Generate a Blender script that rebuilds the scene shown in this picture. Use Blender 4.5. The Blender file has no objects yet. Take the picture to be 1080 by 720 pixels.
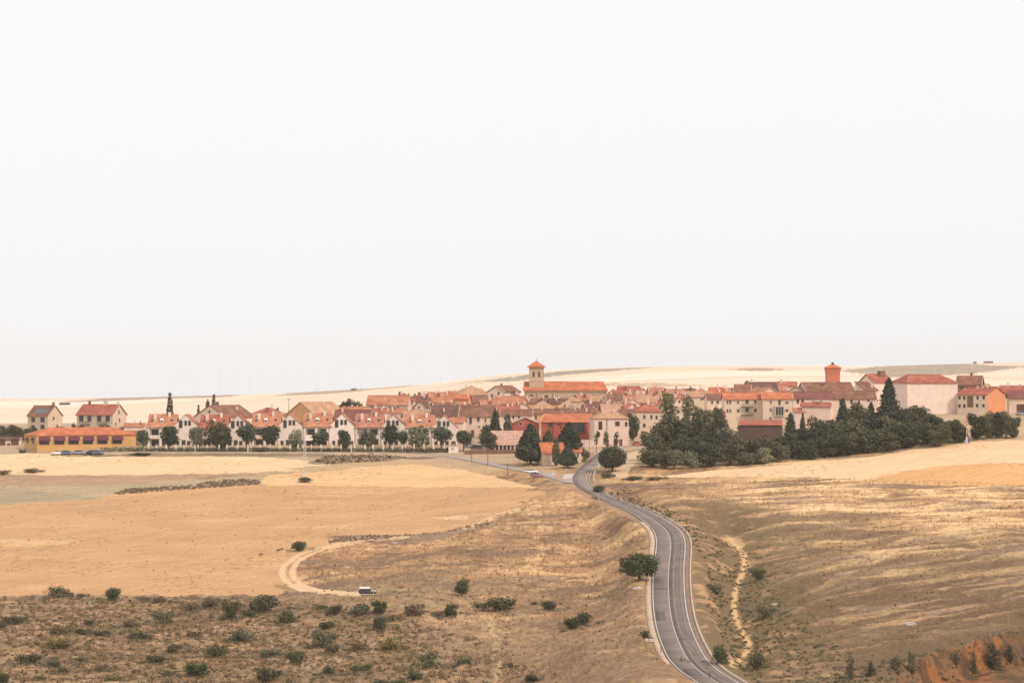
import bpy, math, random
import numpy as np
from mathutils import Vector

random.seed(7)
RNG = np.random.default_rng(11)
SC = bpy.context.scene
COL = SC.collection
F = 3062.0          # focal length in photo pixels (1080 wide)
CX, CY = 540.0, 400.0   # principal column, eye-level row of the photo
ZC = 60.0           # camera height above the datum
R = math.radians

# ------------------------------------------------------------------ noise
def _hash(ix, iy, seed):
    h = (ix.astype(np.int64) * 374761393 + iy.astype(np.int64) * 668265263 + seed * 974711) & 0xFFFFFFFF
    h = ((h ^ (h >> 13)) * 1274126177) & 0xFFFFFFFF
    return (h ^ (h >> 16)) & 0xFFFF

def pnoise(x, y, seed=0):
    x = np.asarray(x, float); y = np.asarray(y, float)
    ix = np.floor(x); iy = np.floor(y); fx = x - ix; fy = y - iy
    ux = fx * fx * fx * (fx * (fx * 6 - 15) + 10); uy = fy * fy * fy * (fy * (fy * 6 - 15) + 10)
    def g(dx, dy):
        a = _hash(ix + dx, iy + dy, seed) * (2 * math.pi / 65536.0)
        return np.cos(a) * (fx - dx) + np.sin(a) * (fy - dy)
    n = (g(0, 0) * (1 - ux) + g(1, 0) * ux) * (1 - uy) + (g(0, 1) * (1 - ux) + g(1, 1) * ux) * uy
    return n * 1.5

def fbm(x, y, seed=0, o=3):
    s = 0; a = 1.0; t = 0
    for k in range(o):
        s = s + a * pnoise(x * 2 ** k, y * 2 ** k, seed + 17 * k); t += a; a *= .5
    return s / t

def sstep(a, b, x):
    t = np.clip((x - a) / (b - a), 0, 1)
    return t * t * (3 - 2 * t)

# ------------------------------------------------------------------ terrain
def pchip(xk, yk, x):
    """monotone cubic; yk may be (K,) or (K,N) evaluated per column"""
    xk = np.asarray(xk, float)
    h = np.diff(xk)
    yk = np.asarray(yk, float)
    if yk.ndim == 1:
        d = np.diff(yk) / h
        m = np.zeros_like(yk)
        for i in range(1, len(xk) - 1):
            if d[i - 1] * d[i] > 0:
                w1 = 2 * h[i] + h[i - 1]; w2 = h[i] + 2 * h[i - 1]
                m[i] = (w1 + w2) / (w1 / d[i - 1] + w2 / d[i])
        m[0] = d[0]; m[-1] = d[-1]
        x = np.clip(x, xk[0], xk[-1])
        i = np.clip(np.searchsorted(xk, x, side='right') - 1, 0, len(xk) - 2)
        t = (x - xk[i]) / h[i]
        return ((1 + 2 * t) * (1 - t) ** 2 * yk[i] + t * (1 - t) ** 2 * h[i] * m[i]
                + t * t * (3 - 2 * t) * yk[i + 1] + t * t * (t - 1) * h[i] * m[i + 1])

NEAR = [(-60, -3), (0, -3), (30, -15), (120, -36), (260, -52)]
def colm(near_end, pts):
    return NEAR + near_end + [(Y, -(py - CY) * Y / F) for Y, py in pts]
far_l = [(1800, 444), (3000, 432), (5000, 421), (6400, 423)]
C0 = colm([(430, -60.)], [(550, 720), (690, 628), (790, 560), (870, 522), (930, 490), (965, 476), (1010, 463), (1100, 452), (1300, 447)] + far_l)
COLS = [
    (-900, C0), (0, C0),
    (270, colm([(430, -60.)], [(550, 720), (690, 628), (770, 570), (860, 518), (915, 492), (950, 479), (985, 468), (1040, 456), (1150, 450), (1400, 444), (2000, 436), (3500, 421), (5000, 416), (6400, 418)])),
    (450, colm([(430, -59.)], [(545, 720), (650, 640), (760, 570), (860, 519), (910, 495), (955, 478), (1000, 462), (1100, 441), (1200, 428), (1500, 425), (2500, 415), (5000, 405), (6400, 407)])),
    (540, colm([(430, -58.)], [(540, 720), (640, 650), (750, 572), (850, 516), (900, 495), (950, 479), (1000, 464), (1100, 438), (1200, 424), (1400, 421), (1900, 418), (3000, 405), (5000, 394), (6400, 397)])),
    (620, colm([(430, -56.)], [(520, 722), (640, 648), (720, 590), (800, 540), (850, 510), (890, 494), (920, 485), (970, 470), (1020, 457), (1100, 436), (1200, 422), (1400, 418), (2000, 410), (3500, 396), (5000, 388.5), (6400, 392)])),
    (700, colm([(420, -54.5)], [(510, 720), (545, 695), (580, 670), (617, 645), (652, 620), (700, 580), (750, 549), (800, 526), (850, 507), (875, 497), (900, 487), (940, 475), (1000, 460), (1080, 440), (1200, 424), (1400, 415), (2000, 407), (3500, 393), (5000, 387), (6400, 391)])),
    (780, colm([(420, -55.5)], [(510, 724), (560, 690), (600, 666), (640, 638), (680, 604), (720, 570), (770, 540), (820, 516), (860, 500), (885, 491), (910, 480), (950, 466), (1000, 452), (1080, 438), (1200, 424), (1400, 412), (2000, 404), (3500, 391), (5000, 386), (6400, 390)])),
    (900, colm([(420, -56.5)], [(510, 722), (570, 680), (610, 650), (650, 618), (690, 588), (730, 560), (780, 531), (830, 507), (870, 490), (895, 481), (930, 464), (960, 447), (1000, 438), (1050, 432), (1200, 420), (1400, 408), (2000, 402), (3500, 391), (5000, 386), (6400, 390)])),
    (980, colm([(420, -57.)], [(520, 715), (580, 674), (620, 642), (660, 608), (700, 580), (750, 547), (800, 519), (840, 498), (870, 484), (895, 473), (920, 458), (950, 438), (1000, 434), (1100, 430), (1300, 418), (2000, 404), (3500, 391), (5000, 384.5), (6400, 389)])),
    (1080, colm([(420, -57.)], [(530, 710), (590, 668), (620, 642), (660, 607), (700, 578), (750, 545), (800, 518), (840, 495), (870, 479), (900, 465), (925, 452), (950, 438), (1000, 434), (1100, 431), (1300, 422), (2000, 406), (3500, 390), (5000, 382.5), (6400, 387)])),
]
COLS.append((1900, COLS[-1][1]))
COLPX = [c[0] for c in COLS]

def base_rel(X, Y):
    """height relative to the camera's eye"""
    X = np.asarray(X, float); Y = np.asarray(Y, float)
    px = np.clip(CX + F * X / np.maximum(Y, 60.0), COLPX[0] + 1, COLPX[-1] - 1)
    Z = np.stack([pchip([p[0] for p in c[1]], [p[1] for p in c[1]], Y) for c in COLS])
    xk = np.array(COLPX, float); h = np.diff(xk); d = np.diff(Z, axis=0) / h[:, None]
    m = np.zeros_like(Z)
    for i in range(1, len(xk) - 1):
        w1 = 2 * h[i] + h[i - 1]; w2 = h[i] + 2 * h[i - 1]
        ok = d[i - 1] * d[i] > 0
        a = np.where(ok, d[i - 1], 1.0); b = np.where(ok, d[i], 1.0)
        m[i] = np.where(ok, (w1 + w2) / (w1 / a + w2 / b), 0)
    i = np.clip(np.searchsorted(xk, px, side='right') - 1, 0, len(xk) - 2)
    k = np.arange(len(px)); t = (px - xk[i]) / h[i]
    return ((1 + 2 * t) * (1 - t) ** 2 * Z[i, k] + t * (1 - t) ** 2 * h[i] * m[i, k]
            + t * t * (3 - 2 * t) * Z[i + 1, k] + t * t * (t - 1) * h[i] * m[i + 1, k])

def slope_wild(X, Y):
    """0 on the cultivated ground and in town, 1 on the rough slopes"""
    px = CX + F * X / np.maximum(Y, 60.0)
    w = sstep(880, 760, Y)
    w = np.maximum(w * sstep(430, 620, px), sstep(715, 670, Y))
    return w * sstep(930, 850, Y)

def g1(X, Y):
    X = np.atleast_1d(np.asarray(X, float)); Y = np.atleast_1d(np.asarray(Y, float))
    z = base_rel(X, Y) + ZC
    w = slope_wild(X, Y)
    z = z + w * (1.3 * fbm(X / 45, Y / 38, 3, 3) + .35 * fbm(X / 9, Y / 6, 5, 2))
    z = z + (1 - w) * .35 * fbm(X / 70, Y / 60, 8, 2) * sstep(1400, 1200, Y)
    far = sstep(1600, 3000, Y)
    z = z + far * 2.2 * fbm(X / 500, Y / 900, 21, 2)
    return z

_YS = np.concatenate([np.arange(330, 1320, 2.0), np.geomspace(1320, 6200, 150)])
def hit(px, py):
    """the first point of the terrain seen along the photo's ray through (px, py)"""
    a = (px - CX) / F; b = (CY - py) / F
    gz = g1(a * _YS, _YS); rz = ZC + b * _YS
    below = rz <= gz
    k = int(np.argmax(below)) if below.any() else len(_YS) - 1
    if k > 0 and below.any():
        d0 = rz[k - 1] - gz[k - 1]; d1 = rz[k] - gz[k]
        Y = _YS[k - 1] + (_YS[k] - _YS[k - 1]) * d0 / (d0 - d1 + 1e-9)
    else:
        Y = _YS[k]
    return a * Y, Y

def chaikin(p, n=2):
    p = np.asarray(p, float)
    for _ in range(n):
        q = [p[0]]
        for a, b in zip(p[:-1], p[1:]):
            q += [a * .75 + b * .25, a * .25 + b * .75]
        q.append(p[-1]); p = np.array(q)
    return p

def resample(p, step):
    p = np.asarray(p, float)
    s = np.concatenate([[0], np.cumsum(np.hypot(*np.diff(p, axis=0).T))])
    t = np.arange(0, s[-1], step)
    return np.stack([np.interp(t, s, p[:, 0]), np.interp(t, s, p[:, 1])], 1)

def smooth1(v, n):
    k = np.ones(n) / n
    return np.convolve(np.pad(v, n // 2, mode='edge'), k, 'valid')[:len(v)]

def path_world(pix, step=2.0, zs=9):
    w = np.array([hit(*p) for p in pix])
    q = resample(chaikin(w, 3), step)
    z = smooth1(g1(q[:, 0], q[:, 1]), zs)
    return np.column_stack([q, z])

ROAD = path_world([(826, 770), (790, 742), (770, 728), (755, 719), (738, 707), (724, 694), (713, 671), (706.5, 645), (704.8, 620), (705.3, 597), (707.5, 580), (707.5, 567), (702, 557), (690, 548), (674, 539), (654, 530.5), (635, 523), (619, 515), (611, 507.5), (612.5, 500), (621, 491), (631, 483), (639, 476)], 2.0, 15)
BRANCH = path_world([(612, 511), (600, 508), (584, 504), (566, 500), (546, 495), (522, 489.5), (498, 484.5), (474, 480.6), (448, 478.4), (415, 477), (350, 476.6), (250, 476.4), (150, 476), (60, 477), (-30, 478), (-90, 478)], 2.0, 9)
_dR = np.hypot(BRANCH[:, None, 0] - ROAD[None, :, 0], BRANCH[:, None, 1] - ROAD[None, :, 1])
_k = sstep(26, 7, _dR.min(1)); BRANCH[:, 2] = BRANCH[:, 2] * (1 - _k) + ROAD[_dR.argmin(1), 2] * _k
STREET = path_world([(638, 477), (646, 473), (656, 470), (672, 467), (690, 465), (706, 462)], 2.0, 9)
TRACK = path_world([(386, 627), (372, 625.6), (345, 624), (325, 622), (311, 616), (303.5, 608), (302.5, 600), (309, 592), (320, 585), (334, 580), (350, 576), (370, 572), (390, 569.5), (410, 567.5), (428, 566.3)], 1.5, 5)
TRACKB = path_world([(496, 557), (508, 551), (520, 545.5), (534, 540), (550, 536), (568, 533)], 1.5, 5)
FOOT = path_world([(758, 538), (764, 548), (774, 562), (786, 574), (785, 588), (778.5, 604), (773.5, 621), (776, 640), (786, 657), (791, 666), (786, 676), (777, 684), (772, 694), (773, 703)], 1.2, 5)
SAND = path_world([(652, 502), (656, 494), (664, 486), (671, 478), (674, 474)], 1.5, 5)
BANK = np.array([hit(*p) for p in [(890, 715), (930, 704), (965, 694), (1000, 682), (1040, 672), (1085, 664), (1150, 655)]])

def polydist(X, Y, path, Rm):
    """distance to a path, signed side (+ left of its direction) and the path's height"""
    D = np.full(X.shape, 1e9); S = np.zeros(X.shape); Z = np.zeros(X.shape)
    for a, b in zip(path[:-1], path[1:]):
        mx, my = (a[:2] + b[:2]) / 2; L = np.hypot(*(b[:2] - a[:2])) / 2 + Rm
        idx = np.nonzero((np.abs(Y - my) < L) & (np.abs(X - mx) < L))[0]
        if not len(idx):
            continue
        dx, dy = b[:2] - a[:2]; l2 = dx * dx + dy * dy + 1e-9
        t = np.clip(((X[idx] - a[0]) * dx + (Y[idx] - a[1]) * dy) / l2, 0, 1)
        ex = X[idx] - a[0] - t * dx; ey = Y[idx] - a[1] - t * dy
        d = np.hypot(ex, ey); w = d < D[idx]; j = idx[w]
        D[j] = d[w]; S[j] = np.sign(dx * ey[w] - dy * ex[w])
        if len(a) > 2:
            Z[j] = a[2] + t[w] * (b[2] - a[2])
    return D, S, Z

def height(X, Y):
    X = np.atleast_1d(np.asarray(X, float)); Y = np.atleast_1d(np.asarray(Y, float))
    z = g1(X, Y)
    # footpath and gully right of the road
    d, s, pz = polydist(X, Y, FOOT, 14)
    z = z - 1.3 * np.exp(-(d / 4.5) ** 2) - 1.4 * np.exp(-(d / 11) ** 2)
    # eroded clay bank at the lower right
    d, s, _ = polydist(X, Y, BANK, 40)
    px = CX + F * X / np.maximum(Y, 60)
    on = sstep(925, 985, px) * (d < 1e8)
    edge = d * -s + 1.7 * pnoise(X / 6.0, Y / 12, 41) + .3 * pnoise(X / 1.8, Y / 3, 43)   # positive towards the camera
    z = z - on * (5.4 * sstep(0.2, 4.6, edge) * sstep(40, 26, d)) + on * .35 * fbm(X / 2.6, Y / 1.6, 47, 3) * sstep(-.5, 1.5, edge) * sstep(14, 8, edge)
    for P, hw in ((STREET, 3.0), (BRANCH, 3.6), (ROAD, 5.2)):
        d, s, rz = polydist(X, Y, P, hw + 8)
        k = sstep(hw + 7, hw + .8, d)
        flat = rz - .14 * sstep(hw + .5, hw - .3, d)
        z = z * (1 - k) + flat * k
    # cut bank on the camera's side of the road
    d, s, rz = polydist(X, Y, ROAD, 30)
    left = (s > 0) if ROAD[-1, 1] > ROAD[0, 1] else (s < 0)
    z = z + np.where(left, 2.9 * sstep(5.5, 9.0, d) * sstep(30, 15, d) * sstep(590, 548, Y), 0)
    return z

def hz(x, y):
    return float(height([x], [y])[0])

def pt(px, py):
    x, y = hit(px, py)
    return Vector((x, y, hz(x, y)))

# ------------------------------------------------------------------ materials
MATS = {}
def nodes_of(name):
    m = bpy.data.materials.new(name); m.use_nodes = True
    nt = m.node_tree; b = nt.nodes['Principled BSDF']
    return m, nt, b

def mat(name, col, rough=.85, var=.12, scale=.6, col2=None, spec=.25, bump=0, metal=0, stretch=None):
    """one surface with mottling from object-space noise"""
    if name in MATS:
        return MATS[name]
    m, nt, b = nodes_of(name)
    b.inputs['Roughness'].default_value = rough
    b.inputs['Specular IOR Level'].default_value = spec
    b.inputs['Metallic'].default_value = metal
    tc = nt.nodes.new('ShaderNodeTexCoord')
    mp = nt.nodes.new('ShaderNodeMapping')
    nt.links.new(tc.outputs['Object'], mp.inputs['Vector'])
    if stretch:
        mp.inputs['Scale'].default_value = stretch
    n = nt.nodes.new('ShaderNodeTexNoise'); n.inputs['Scale'].default_value = scale
    n.inputs['Detail'].default_value = 5; n.inputs['Roughness'].default_value = .65
    nt.links.new(mp.outputs['Vector'], n.inputs['Vector'])
    cr = nt.nodes.new('ShaderNodeValToRGB')
    c2 = col2 or tuple(min(1, c * (1 + var)) for c in col)
    c1 = tuple(c * (1 - var) for c in col) if not col2 else col
    cr.color_ramp.elements[0].position = .35; cr.color_ramp.elements[1].position = .65
    cr.color_ramp.elements[0].color = (*c1, 1); cr.color_ramp.elements[1].color = (*c2, 1)
    nt.links.new(n.outputs['Fac'], cr.inputs['Fac'])
    oi = nt.nodes.new('ShaderNodeObjectInfo')
    mr = nt.nodes.new('ShaderNodeMapRange'); mr.inputs['To Min'].default_value = .9; mr.inputs['To Max'].default_value = 1.1
    nt.links.new(oi.outputs['Random'], mr.inputs['Value'])
    mx = nt.nodes.new('ShaderNodeMix'); mx.data_type = 'RGBA'; mx.blend_type = 'MULTIPLY'; mx.inputs['Factor'].default_value = 1
    nt.links.new(cr.outputs['Color'], mx.inputs['A']); nt.links.new(mr.outputs['Result'], mx.inputs['B'])
    nt.links.new(mx.outputs['Result'], b.inputs['Base Color'])
    if bump:
        bp = nt.nodes.new('ShaderNodeBump'); bp.inputs['Strength'].default_value = bump; bp.inputs['Distance'].default_value = .1
        nt.links.new(n.outputs['Fac'], bp.inputs['Height']); nt.links.new(bp.outputs['Normal'], b.inputs['Normal'])
    MATS[name] = m
    return m

def roofmat(name, col, dark, lichen=None):
    """clay tiles: rows of tiles, sun-bleached and lichen-stained patches"""
    m, nt, b = nodes_of(name)
    b.inputs['Roughness'].default_value = .9; b.inputs['Specular IOR Level'].default_value = .15
    tc = nt.nodes.new('ShaderNodeTexCoord')
    n1 = nt.nodes.new('ShaderNodeTexNoise'); n1.inputs['Scale'].default_value = .35; n1.inputs['Detail'].default_value = 6
    n2 = nt.nodes.new('ShaderNodeTexNoise'); n2.inputs['Scale'].default_value = 2.6; n2.inputs['Detail'].default_value = 3
    wv = nt.nodes.new('ShaderNodeTexWave'); wv.wave_type = 'BANDS'; wv.bands_direction = 'X'; wv.inputs['Scale'].default_value = .9
    wv.inputs['Distortion'].default_value = .4
    for n in (n1, n2, wv):
        nt.links.new(tc.outputs['Object'], n.inputs['Vector'])
    r1 = nt.nodes.new('ShaderNodeValToRGB')
    r1.color_ramp.elements[0].position = .38; r1.color_ramp.elements[1].position = .62
    r1.color_ramp.elements[0].color = (*dark, 1); r1.color_ramp.elements[1].color = (*col, 1)
    if lichen:
        e = r1.color_ramp.elements.new(.72); e.color = (*lichen, 1)
    nt.links.new(n1.outputs['Fac'], r1.inputs['Fac'])
    r2 = nt.nodes.new('ShaderNodeMapRange'); r2.inputs['From Min'].default_value = .3; r2.inputs['From Max'].default_value = .7
    r2.inputs['To Min'].default_value = .62; r2.inputs['To Max'].default_value = 1.3
    nt.links.new(n2.outputs['Fac'], r2.inputs['Value'])
    mx = nt.nodes.new('ShaderNodeMix'); mx.data_type = 'RGBA'; mx.blend_type = 'MULTIPLY'; mx.inputs['Factor'].default_value = 1
    nt.links.new(r1.outputs['Color'], mx.inputs['A']); nt.links.new(r2.outputs['Result'], mx.inputs['B'])
    w2 = nt.nodes.new('ShaderNodeMapRange'); w2.inputs['To Min'].default_value = .82; w2.inputs['To Max'].default_value = 1.08
    nt.links.new(wv.outputs['Fac'], w2.inputs['Value'])
    mx2 = nt.nodes.new('ShaderNodeMix'); mx2.data_type = 'RGBA'; mx2.blend_type = 'MULTIPLY'; mx2.inputs['Factor'].default_value = 1
    nt.links.new(mx.outputs['Result'], mx2.inputs['A']); nt.links.new(w2.outputs['Result'], mx2.inputs['B'])
    nt.links.new(mx2.outputs['Result'], b.inputs['Base Color'])
    bp = nt.nodes.new('ShaderNodeBump'); bp.inputs['Strength'].default_value = .4; bp.inputs['Distance'].default_value = .06
    nt.links.new(wv.outputs['Fac'], bp.inputs['Height']); nt.links.new(bp.outputs['Normal'], b.inputs['Normal'])
    MATS[name] = m
    return m

def leafmat(name, col, col2):
    """foliage: per-leaf tint stored with the crown, mixed between two greens"""
    m, nt, b = nodes_of(name)
    b.inputs['Roughness'].default_value = .75; b.inputs['Specular IOR Level'].default_value = .12
    at = nt.nodes.new('ShaderNodeAttribute'); at.attribute_name = 'tint'
    cr = nt.nodes.new('ShaderNodeValToRGB')
    cr.color_ramp.elements[0].color = (*col, 1); cr.color_ramp.elements[1].color = (*col2, 1)
    nt.links.new(at.outputs['Fac'], cr.inputs['Fac'])
    oi = nt.nodes.new('ShaderNodeObjectInfo')
    mr = nt.nodes.new('ShaderNodeMapRange'); mr.inputs['To Min'].default_value = .68; mr.inputs['To Max'].default_value = 1.38
    nt.links.new(oi.outputs['Random'], mr.inputs['Value'])
    mx = nt.nodes.new('ShaderNodeMix'); mx.data_type = 'RGBA'; mx.blend_type = 'MULTIPLY'; mx.inputs['Factor'].default_value = 1
    nt.links.new(cr.outputs['Color'], mx.inputs['A']); nt.links.new(mr.outputs['Result'], mx.inputs['B'])
    nt.links.new(mx.outputs['Result'], b.inputs['Base Color'])
    MATS[name] = m
    return m

roofmat('roof_orange', (.60, .21, .10), (.46, .15, .075), (.62, .27, .15))
roofmat('roof_red', (.46, .155, .095), (.33, .11, .075), (.50, .22, .14))
roofmat('roof_salmon', (.55, .25, .14), (.40, .16, .095), (.60, .36, .22))
roofmat('roof_brown', (.30, .145, .095), (.20, .095, .07), (.36, .2, .13))
roofmat('roof_dark', (.20, .105, .08), (.13, .075, .062))
roofmat('roof_pale', (.56, .33, .20), (.44, .25, .15), (.60, .40, .27))
roofmat('roof_maroon', (.27, .10, .085), (.19, .08, .075))
W = dict(
    white=(.79, .68, .59), cream=(.72, .57, .42), beige=(.64, .50, .37), pink=(.72, .54, .45), yellow=(.60, .36, .145),
    ochre=(.62, .36, .17), orange=(.62, .27, .13), red=(.46, .125, .085), stone=(.55, .41, .27), brown=(.22, .13, .09), grey=(.45, .40, .36), palest=(.77, .61, .51),
    brick=(.50, .18, .10), mauve=(.12, .078, .068))
for k, v in W.items():
    mat('wall_' + k, v, var=.09, scale=.5)
mat('glass_dark', (.055, .05, .055), rough=.35, spec=.4)
mat('frame_white', (.72, .68, .62)); mat('frame_brown', (.16, .10, .07)); mat('frame_stone', (.55, .45, .36))
mat('door_wood', (.14, .08, .05)); mat('awning_plum', (.14, .035, .06)); mat('panel_blue', (.12, .13, .15), rough=.3)
mat('steel_pale', (.62, .60, .56), rough=.5); mat('steel_dark', (.10, .095, .09), rough=.6); mat('pole_wood', (.14, .10, .075))
mat('white_paint', (.66, .62, .57)); mat('post_white', (.76, .70, .63)); mat('concrete', (.50, .45, .40), bump=.2)
mat('bark', (.11, .075, .05), scale=4); mat('stone_grey', (.45, .39, .32), scale=1.2)
mat('tyre', (.02, .02, .02)); mat('car_white', (.75, .75, .75), rough=.35, spec=.5); mat('car_grey', (.28, .29, .32), rough=.35, spec=.5)
mat('car_blue', (.10, .15, .26), rough=.35, spec=.5); mat('car_dark', (.04, .04, .05), rough=.35, spec=.5); mat('car_red', (.42, .06, .06), rough=.35, spec=.5)
mat('car_plum', (.35, .16, .22), rough=.35, spec=.5)
mat('car_glass', (.03, .035, .04), rough=.15, spec=.6); mat('lamp_glass', (.7, .68, .62), rough=.2)
mat('clay', (.50, .21, .09), col2=(.40, .15, .065), scale=.8, bump=.5)
mat('sign_blue', (.06, .10, .32)); mat('shed_roof', (.46, .28, .21), var=.25, scale=.8)
leafmat('leaf_dark', (.052, .058, .033), (.122, .124, .070))
leafmat('leaf_conifer', (.046, .054, .036), (.104, .110, .070))
leafmat('leaf_street', (.046, .062, .040), (.112, .130, .078))
leafmat('leaf_grove', (.066, .068, .039), (.145, .138, .078))
leafmat('leaf_mid', (.045, .062, .026), (.115, .13, .055))
leafmat('leaf_poplar', (.15, .16, .075), (.30, .29, .15))
leafmat('leaf_olive', (.075, .078, .036), (.16, .15, .075))
leafmat('leaf_grey', (.085, .088, .052), (.17, .165, .10))
leafmat('leaf_brown', (.13, .092, .055), (.25, .18, .11))
leafmat('leaf_shrub', (.08, .078, .045), (.155, .142, .085))
leafmat('leaf_ash', (.12, .125, .08), (.24, .24, .16))
leafmat('leaf_plum', (.045, .033, .028), (.095, .07, .058))
leafmat('leaf_yellow', (.15, .13, .045), (.27, .22, .08))
leafmat('straw', (.20, .13, .075), (.56, .39, .21))

# ------------------------------------------------------------------ object helpers
class MB:
    def __init__(self):
        self.v = []; self.f = []
    def add(self, vs, fs):
        n = len(self.v); self.v += [tuple(v) for v in vs]; self.f += [tuple(i + n for i in f) for f in fs]
        return self
    def box(self, x0, x1, y0, y1, z0, z1):
        return self.add([(x0, y0, z0), (x1, y0, z0), (x1, y1, z0), (x0, y1, z0), (x0, y0, z1), (x1, y0, z1), (x1, y1, z1), (x0, y1, z1)],
                        [(0, 3, 2, 1), (4, 5, 6, 7), (0, 1, 5, 4), (1, 2, 6, 5), (2, 3, 7, 6), (3, 0, 4, 7)])
    def prism_x(self, poly, x0, x1):      # poly of (y, z), extruded along x
        n = len(poly)
        vs = [(x0, y, z) for y, z in poly] + [(x1, y, z) for y, z in poly]
        fs = [tuple(range(n))[::-1], tuple(range(n, 2 * n))] + [(i, (i + 1) % n, n + (i + 1) % n, n + i) for i in range(n)]
        return self.add(vs, fs)
    def prism_y(self, poly, y0, y1):      # poly of (x, z), extruded along y
        n = len(poly)
        vs = [(x, y0, z) for x, z in poly] + [(x, y1, z) for x, z in poly]
        fs = [tuple(range(n)), tuple(range(n, 2 * n))[::-1]] + [((i + 1) % n, i, n + i, n + (i + 1) % n) for i in range(n)]
        return self.add(vs, fs)
    def tube(self, pts, radii, n=6):
        rings = []
        pts = [Vector(p) for p in pts]
        for i, p in enumerate(pts):
            t = (pts[min(i + 1, len(pts) - 1)] - pts[max(i - 1, 0)]).normalized()
            u = t.orthogonal().normalized(); w = t.cross(u)
            rings.append([p + (u * math.cos(a) + w * math.sin(a)) * radii[i] for a in (2 * math.pi * k / n for k in range(n))])
        vs = [v for r in rings for v in r]
        fs = [(i * n + k, i * n + (k + 1) % n, (i + 1) * n + (k + 1) % n, (i + 1) * n + k) for i in range(len(pts) - 1) for k in range(n)]
        fs += [tuple(range(n))[::-1], tuple(range((len(pts) - 1) * n, len(pts) * n))]
        return self.add(vs, fs)
    def hip(self, x0, x1, y0, y1, ze, zr, rx0, rx1, ym, t):
        vs = [(x0, y0, ze - t), (x1, y0, ze - t), (x1, y1, ze - t), (x0, y1, ze - t), (x0, y0, ze), (x1, y0, ze), (x1, y1, ze), (x0, y1, ze), (rx0, ym, zr), (rx1, ym, zr)]
        return self.add(vs, [(0, 3, 2, 1), (0, 1, 5, 4), (1, 2, 6, 5), (2, 3, 7, 6), (3, 0, 4, 7), (4, 5, 9, 8), (5, 6, 9), (6, 7, 8, 9), (7, 4, 8)])
    def build(self, name, m, parent=None, smooth=False):
        me = bpy.data.meshes.new(name); me.from_pydata(self.v, [], self.f); me.materials.append(MATS[m] if isinstance(m, str) else m)
        me.validate()
        if smooth:
            me.polygons.foreach_set('use_smooth', [True] * len(me.polygons))
        return link(name, me, parent)

def link(name, data, parent=None):
    o = bpy.data.objects.new(name, data); COL.objects.link(o)
    if parent is not None:
        o.parent = parent
    return o

def tag(o, label=None, cat=None, group=None, kind=None):
    if label: o['label'] = label
    if cat: o['category'] = cat
    if group: o['group'] = group
    if kind: o['kind'] = kind
    return o

def thing(name, label, cat, loc, rz=0, group=None):
    o = link(name, None); o.location = loc; o.rotation_euler = (0, 0, rz)
    return tag(o, label, cat, group)

def kids(o):
    return [c for c in o.children]

def copy_tree(o, parent=None):
    c = o.copy(); COL.objects.link(c)
    if parent is not None:
        c.parent = parent
    for ch in kids(o):
        copy_tree(ch, c)
    return c

def np_mesh(name, v, f, m, parent=None, tint=None, smooth=False):
    me = bpy.data.meshes.new(name)
    v = np.asarray(v, np.float32); f = np.asarray(f, np.int32); k = f.shape[1]
    me.vertices.add(len(v)); me.vertices.foreach_set('co', v.ravel())
    me.loops.add(f.size); me.loops.foreach_set('vertex_index', f.ravel())
    me.polygons.add(len(f)); me.polygons.foreach_set('loop_start', np.arange(0, f.size, k, dtype=np.int32))
    me.update(calc_edges=True)
    if smooth:
        me.polygons.foreach_set('use_smooth', np.ones(len(f), bool))
    if tint is not None:
        a = me.attributes.new('tint', 'FLOAT', 'POINT'); a.data.foreach_set('value', np.asarray(tint, np.float32))
    me.materials.append(MATS[m] if isinstance(m, str) else m)
    return link(name, me, parent)

# ------------------------------------------------------------------ ground
def in_poly(X, Y, P):
    P = np.asarray(P); c = np.zeros(X.shape, bool); j = len(P) - 1
    for i in range(len(P)):
        xi, yi = P[i]; xj, yj = P[j]
        if yi != yj:
            c ^= ((yi > Y) != (yj > Y)) & (X < (xj - xi) * (Y - yi) / (yj - yi) + xi)
        j = i
    return c

FIELDS = []   # (world polygon, colour a, colour b, tuft height)
def field(pix, ca, cb, tuft, soft=1.5):
    FIELDS.append((np.array([hit(*p) for p in pix]), np.array(ca), np.array(cb), tuft, soft))

STRAW = (.76, .53, .32); STRAW2 = (.69, .47, .27)
# bright stubble at the left, below the village street
field([(-60, 482), (30, 479.5), (150, 480), (270, 481.5), (330, 486), (372, 488), (330, 496), (230, 499.5), (100, 501), (-60, 497)], STRAW, STRAW2, .03)
field([(-60, 497), (100, 501), (228, 500), (200, 506), (110, 511.5), (-60, 511.5)], (.42, .27, .17), (.36, .235, .15), .06)
field([(-60, 511.5), (110, 511.5), (200, 506), (285, 500), (275, 509), (120, 520), (100, 526), (-60, 533)], (.44, .335, .20), (.35, .295, .175), .1, 4)
field([(-60, 513), (20, 515), (60, 519), (95, 525), (-60, 531.5)], (.30, .26, .165), (.38, .30, .18), .1, 4)
field([(285, 500), (330, 497.5), (390, 492), (440, 489), (500, 497), (560, 512), (575, 515), (470, 513.5), (280, 513.5), (272, 510)], (.70, .46, .25), (.62, .39, .20), .04)
field([(300, 494), (372, 488), (430, 485), (465, 487), (440, 489), (390, 492), (330, 497.5)], (.5, .35, .20), (.42, .3, .17), .12)
field([(322, 489), (342, 480.5), (400, 479.8), (436, 482.5), (405, 486.5), (350, 489.5)], (.235, .175, .115), (.30, .22, .14), .3)
field([(118, 520.5), (135, 516), (205, 511.5), (225, 508), (255, 505.5), (276, 507), (274, 511.5), (205, 515.5), (122, 523)], (.27, .19, .14), (.36, .255, .17), .3, 3)
field([(348, 573), (350, 563.5), (440, 562), (510, 555), (540, 539), (520, 556), (440, 572), (390, 570)], (.24, .165, .11), (.33, .23, .145), .3)
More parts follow.
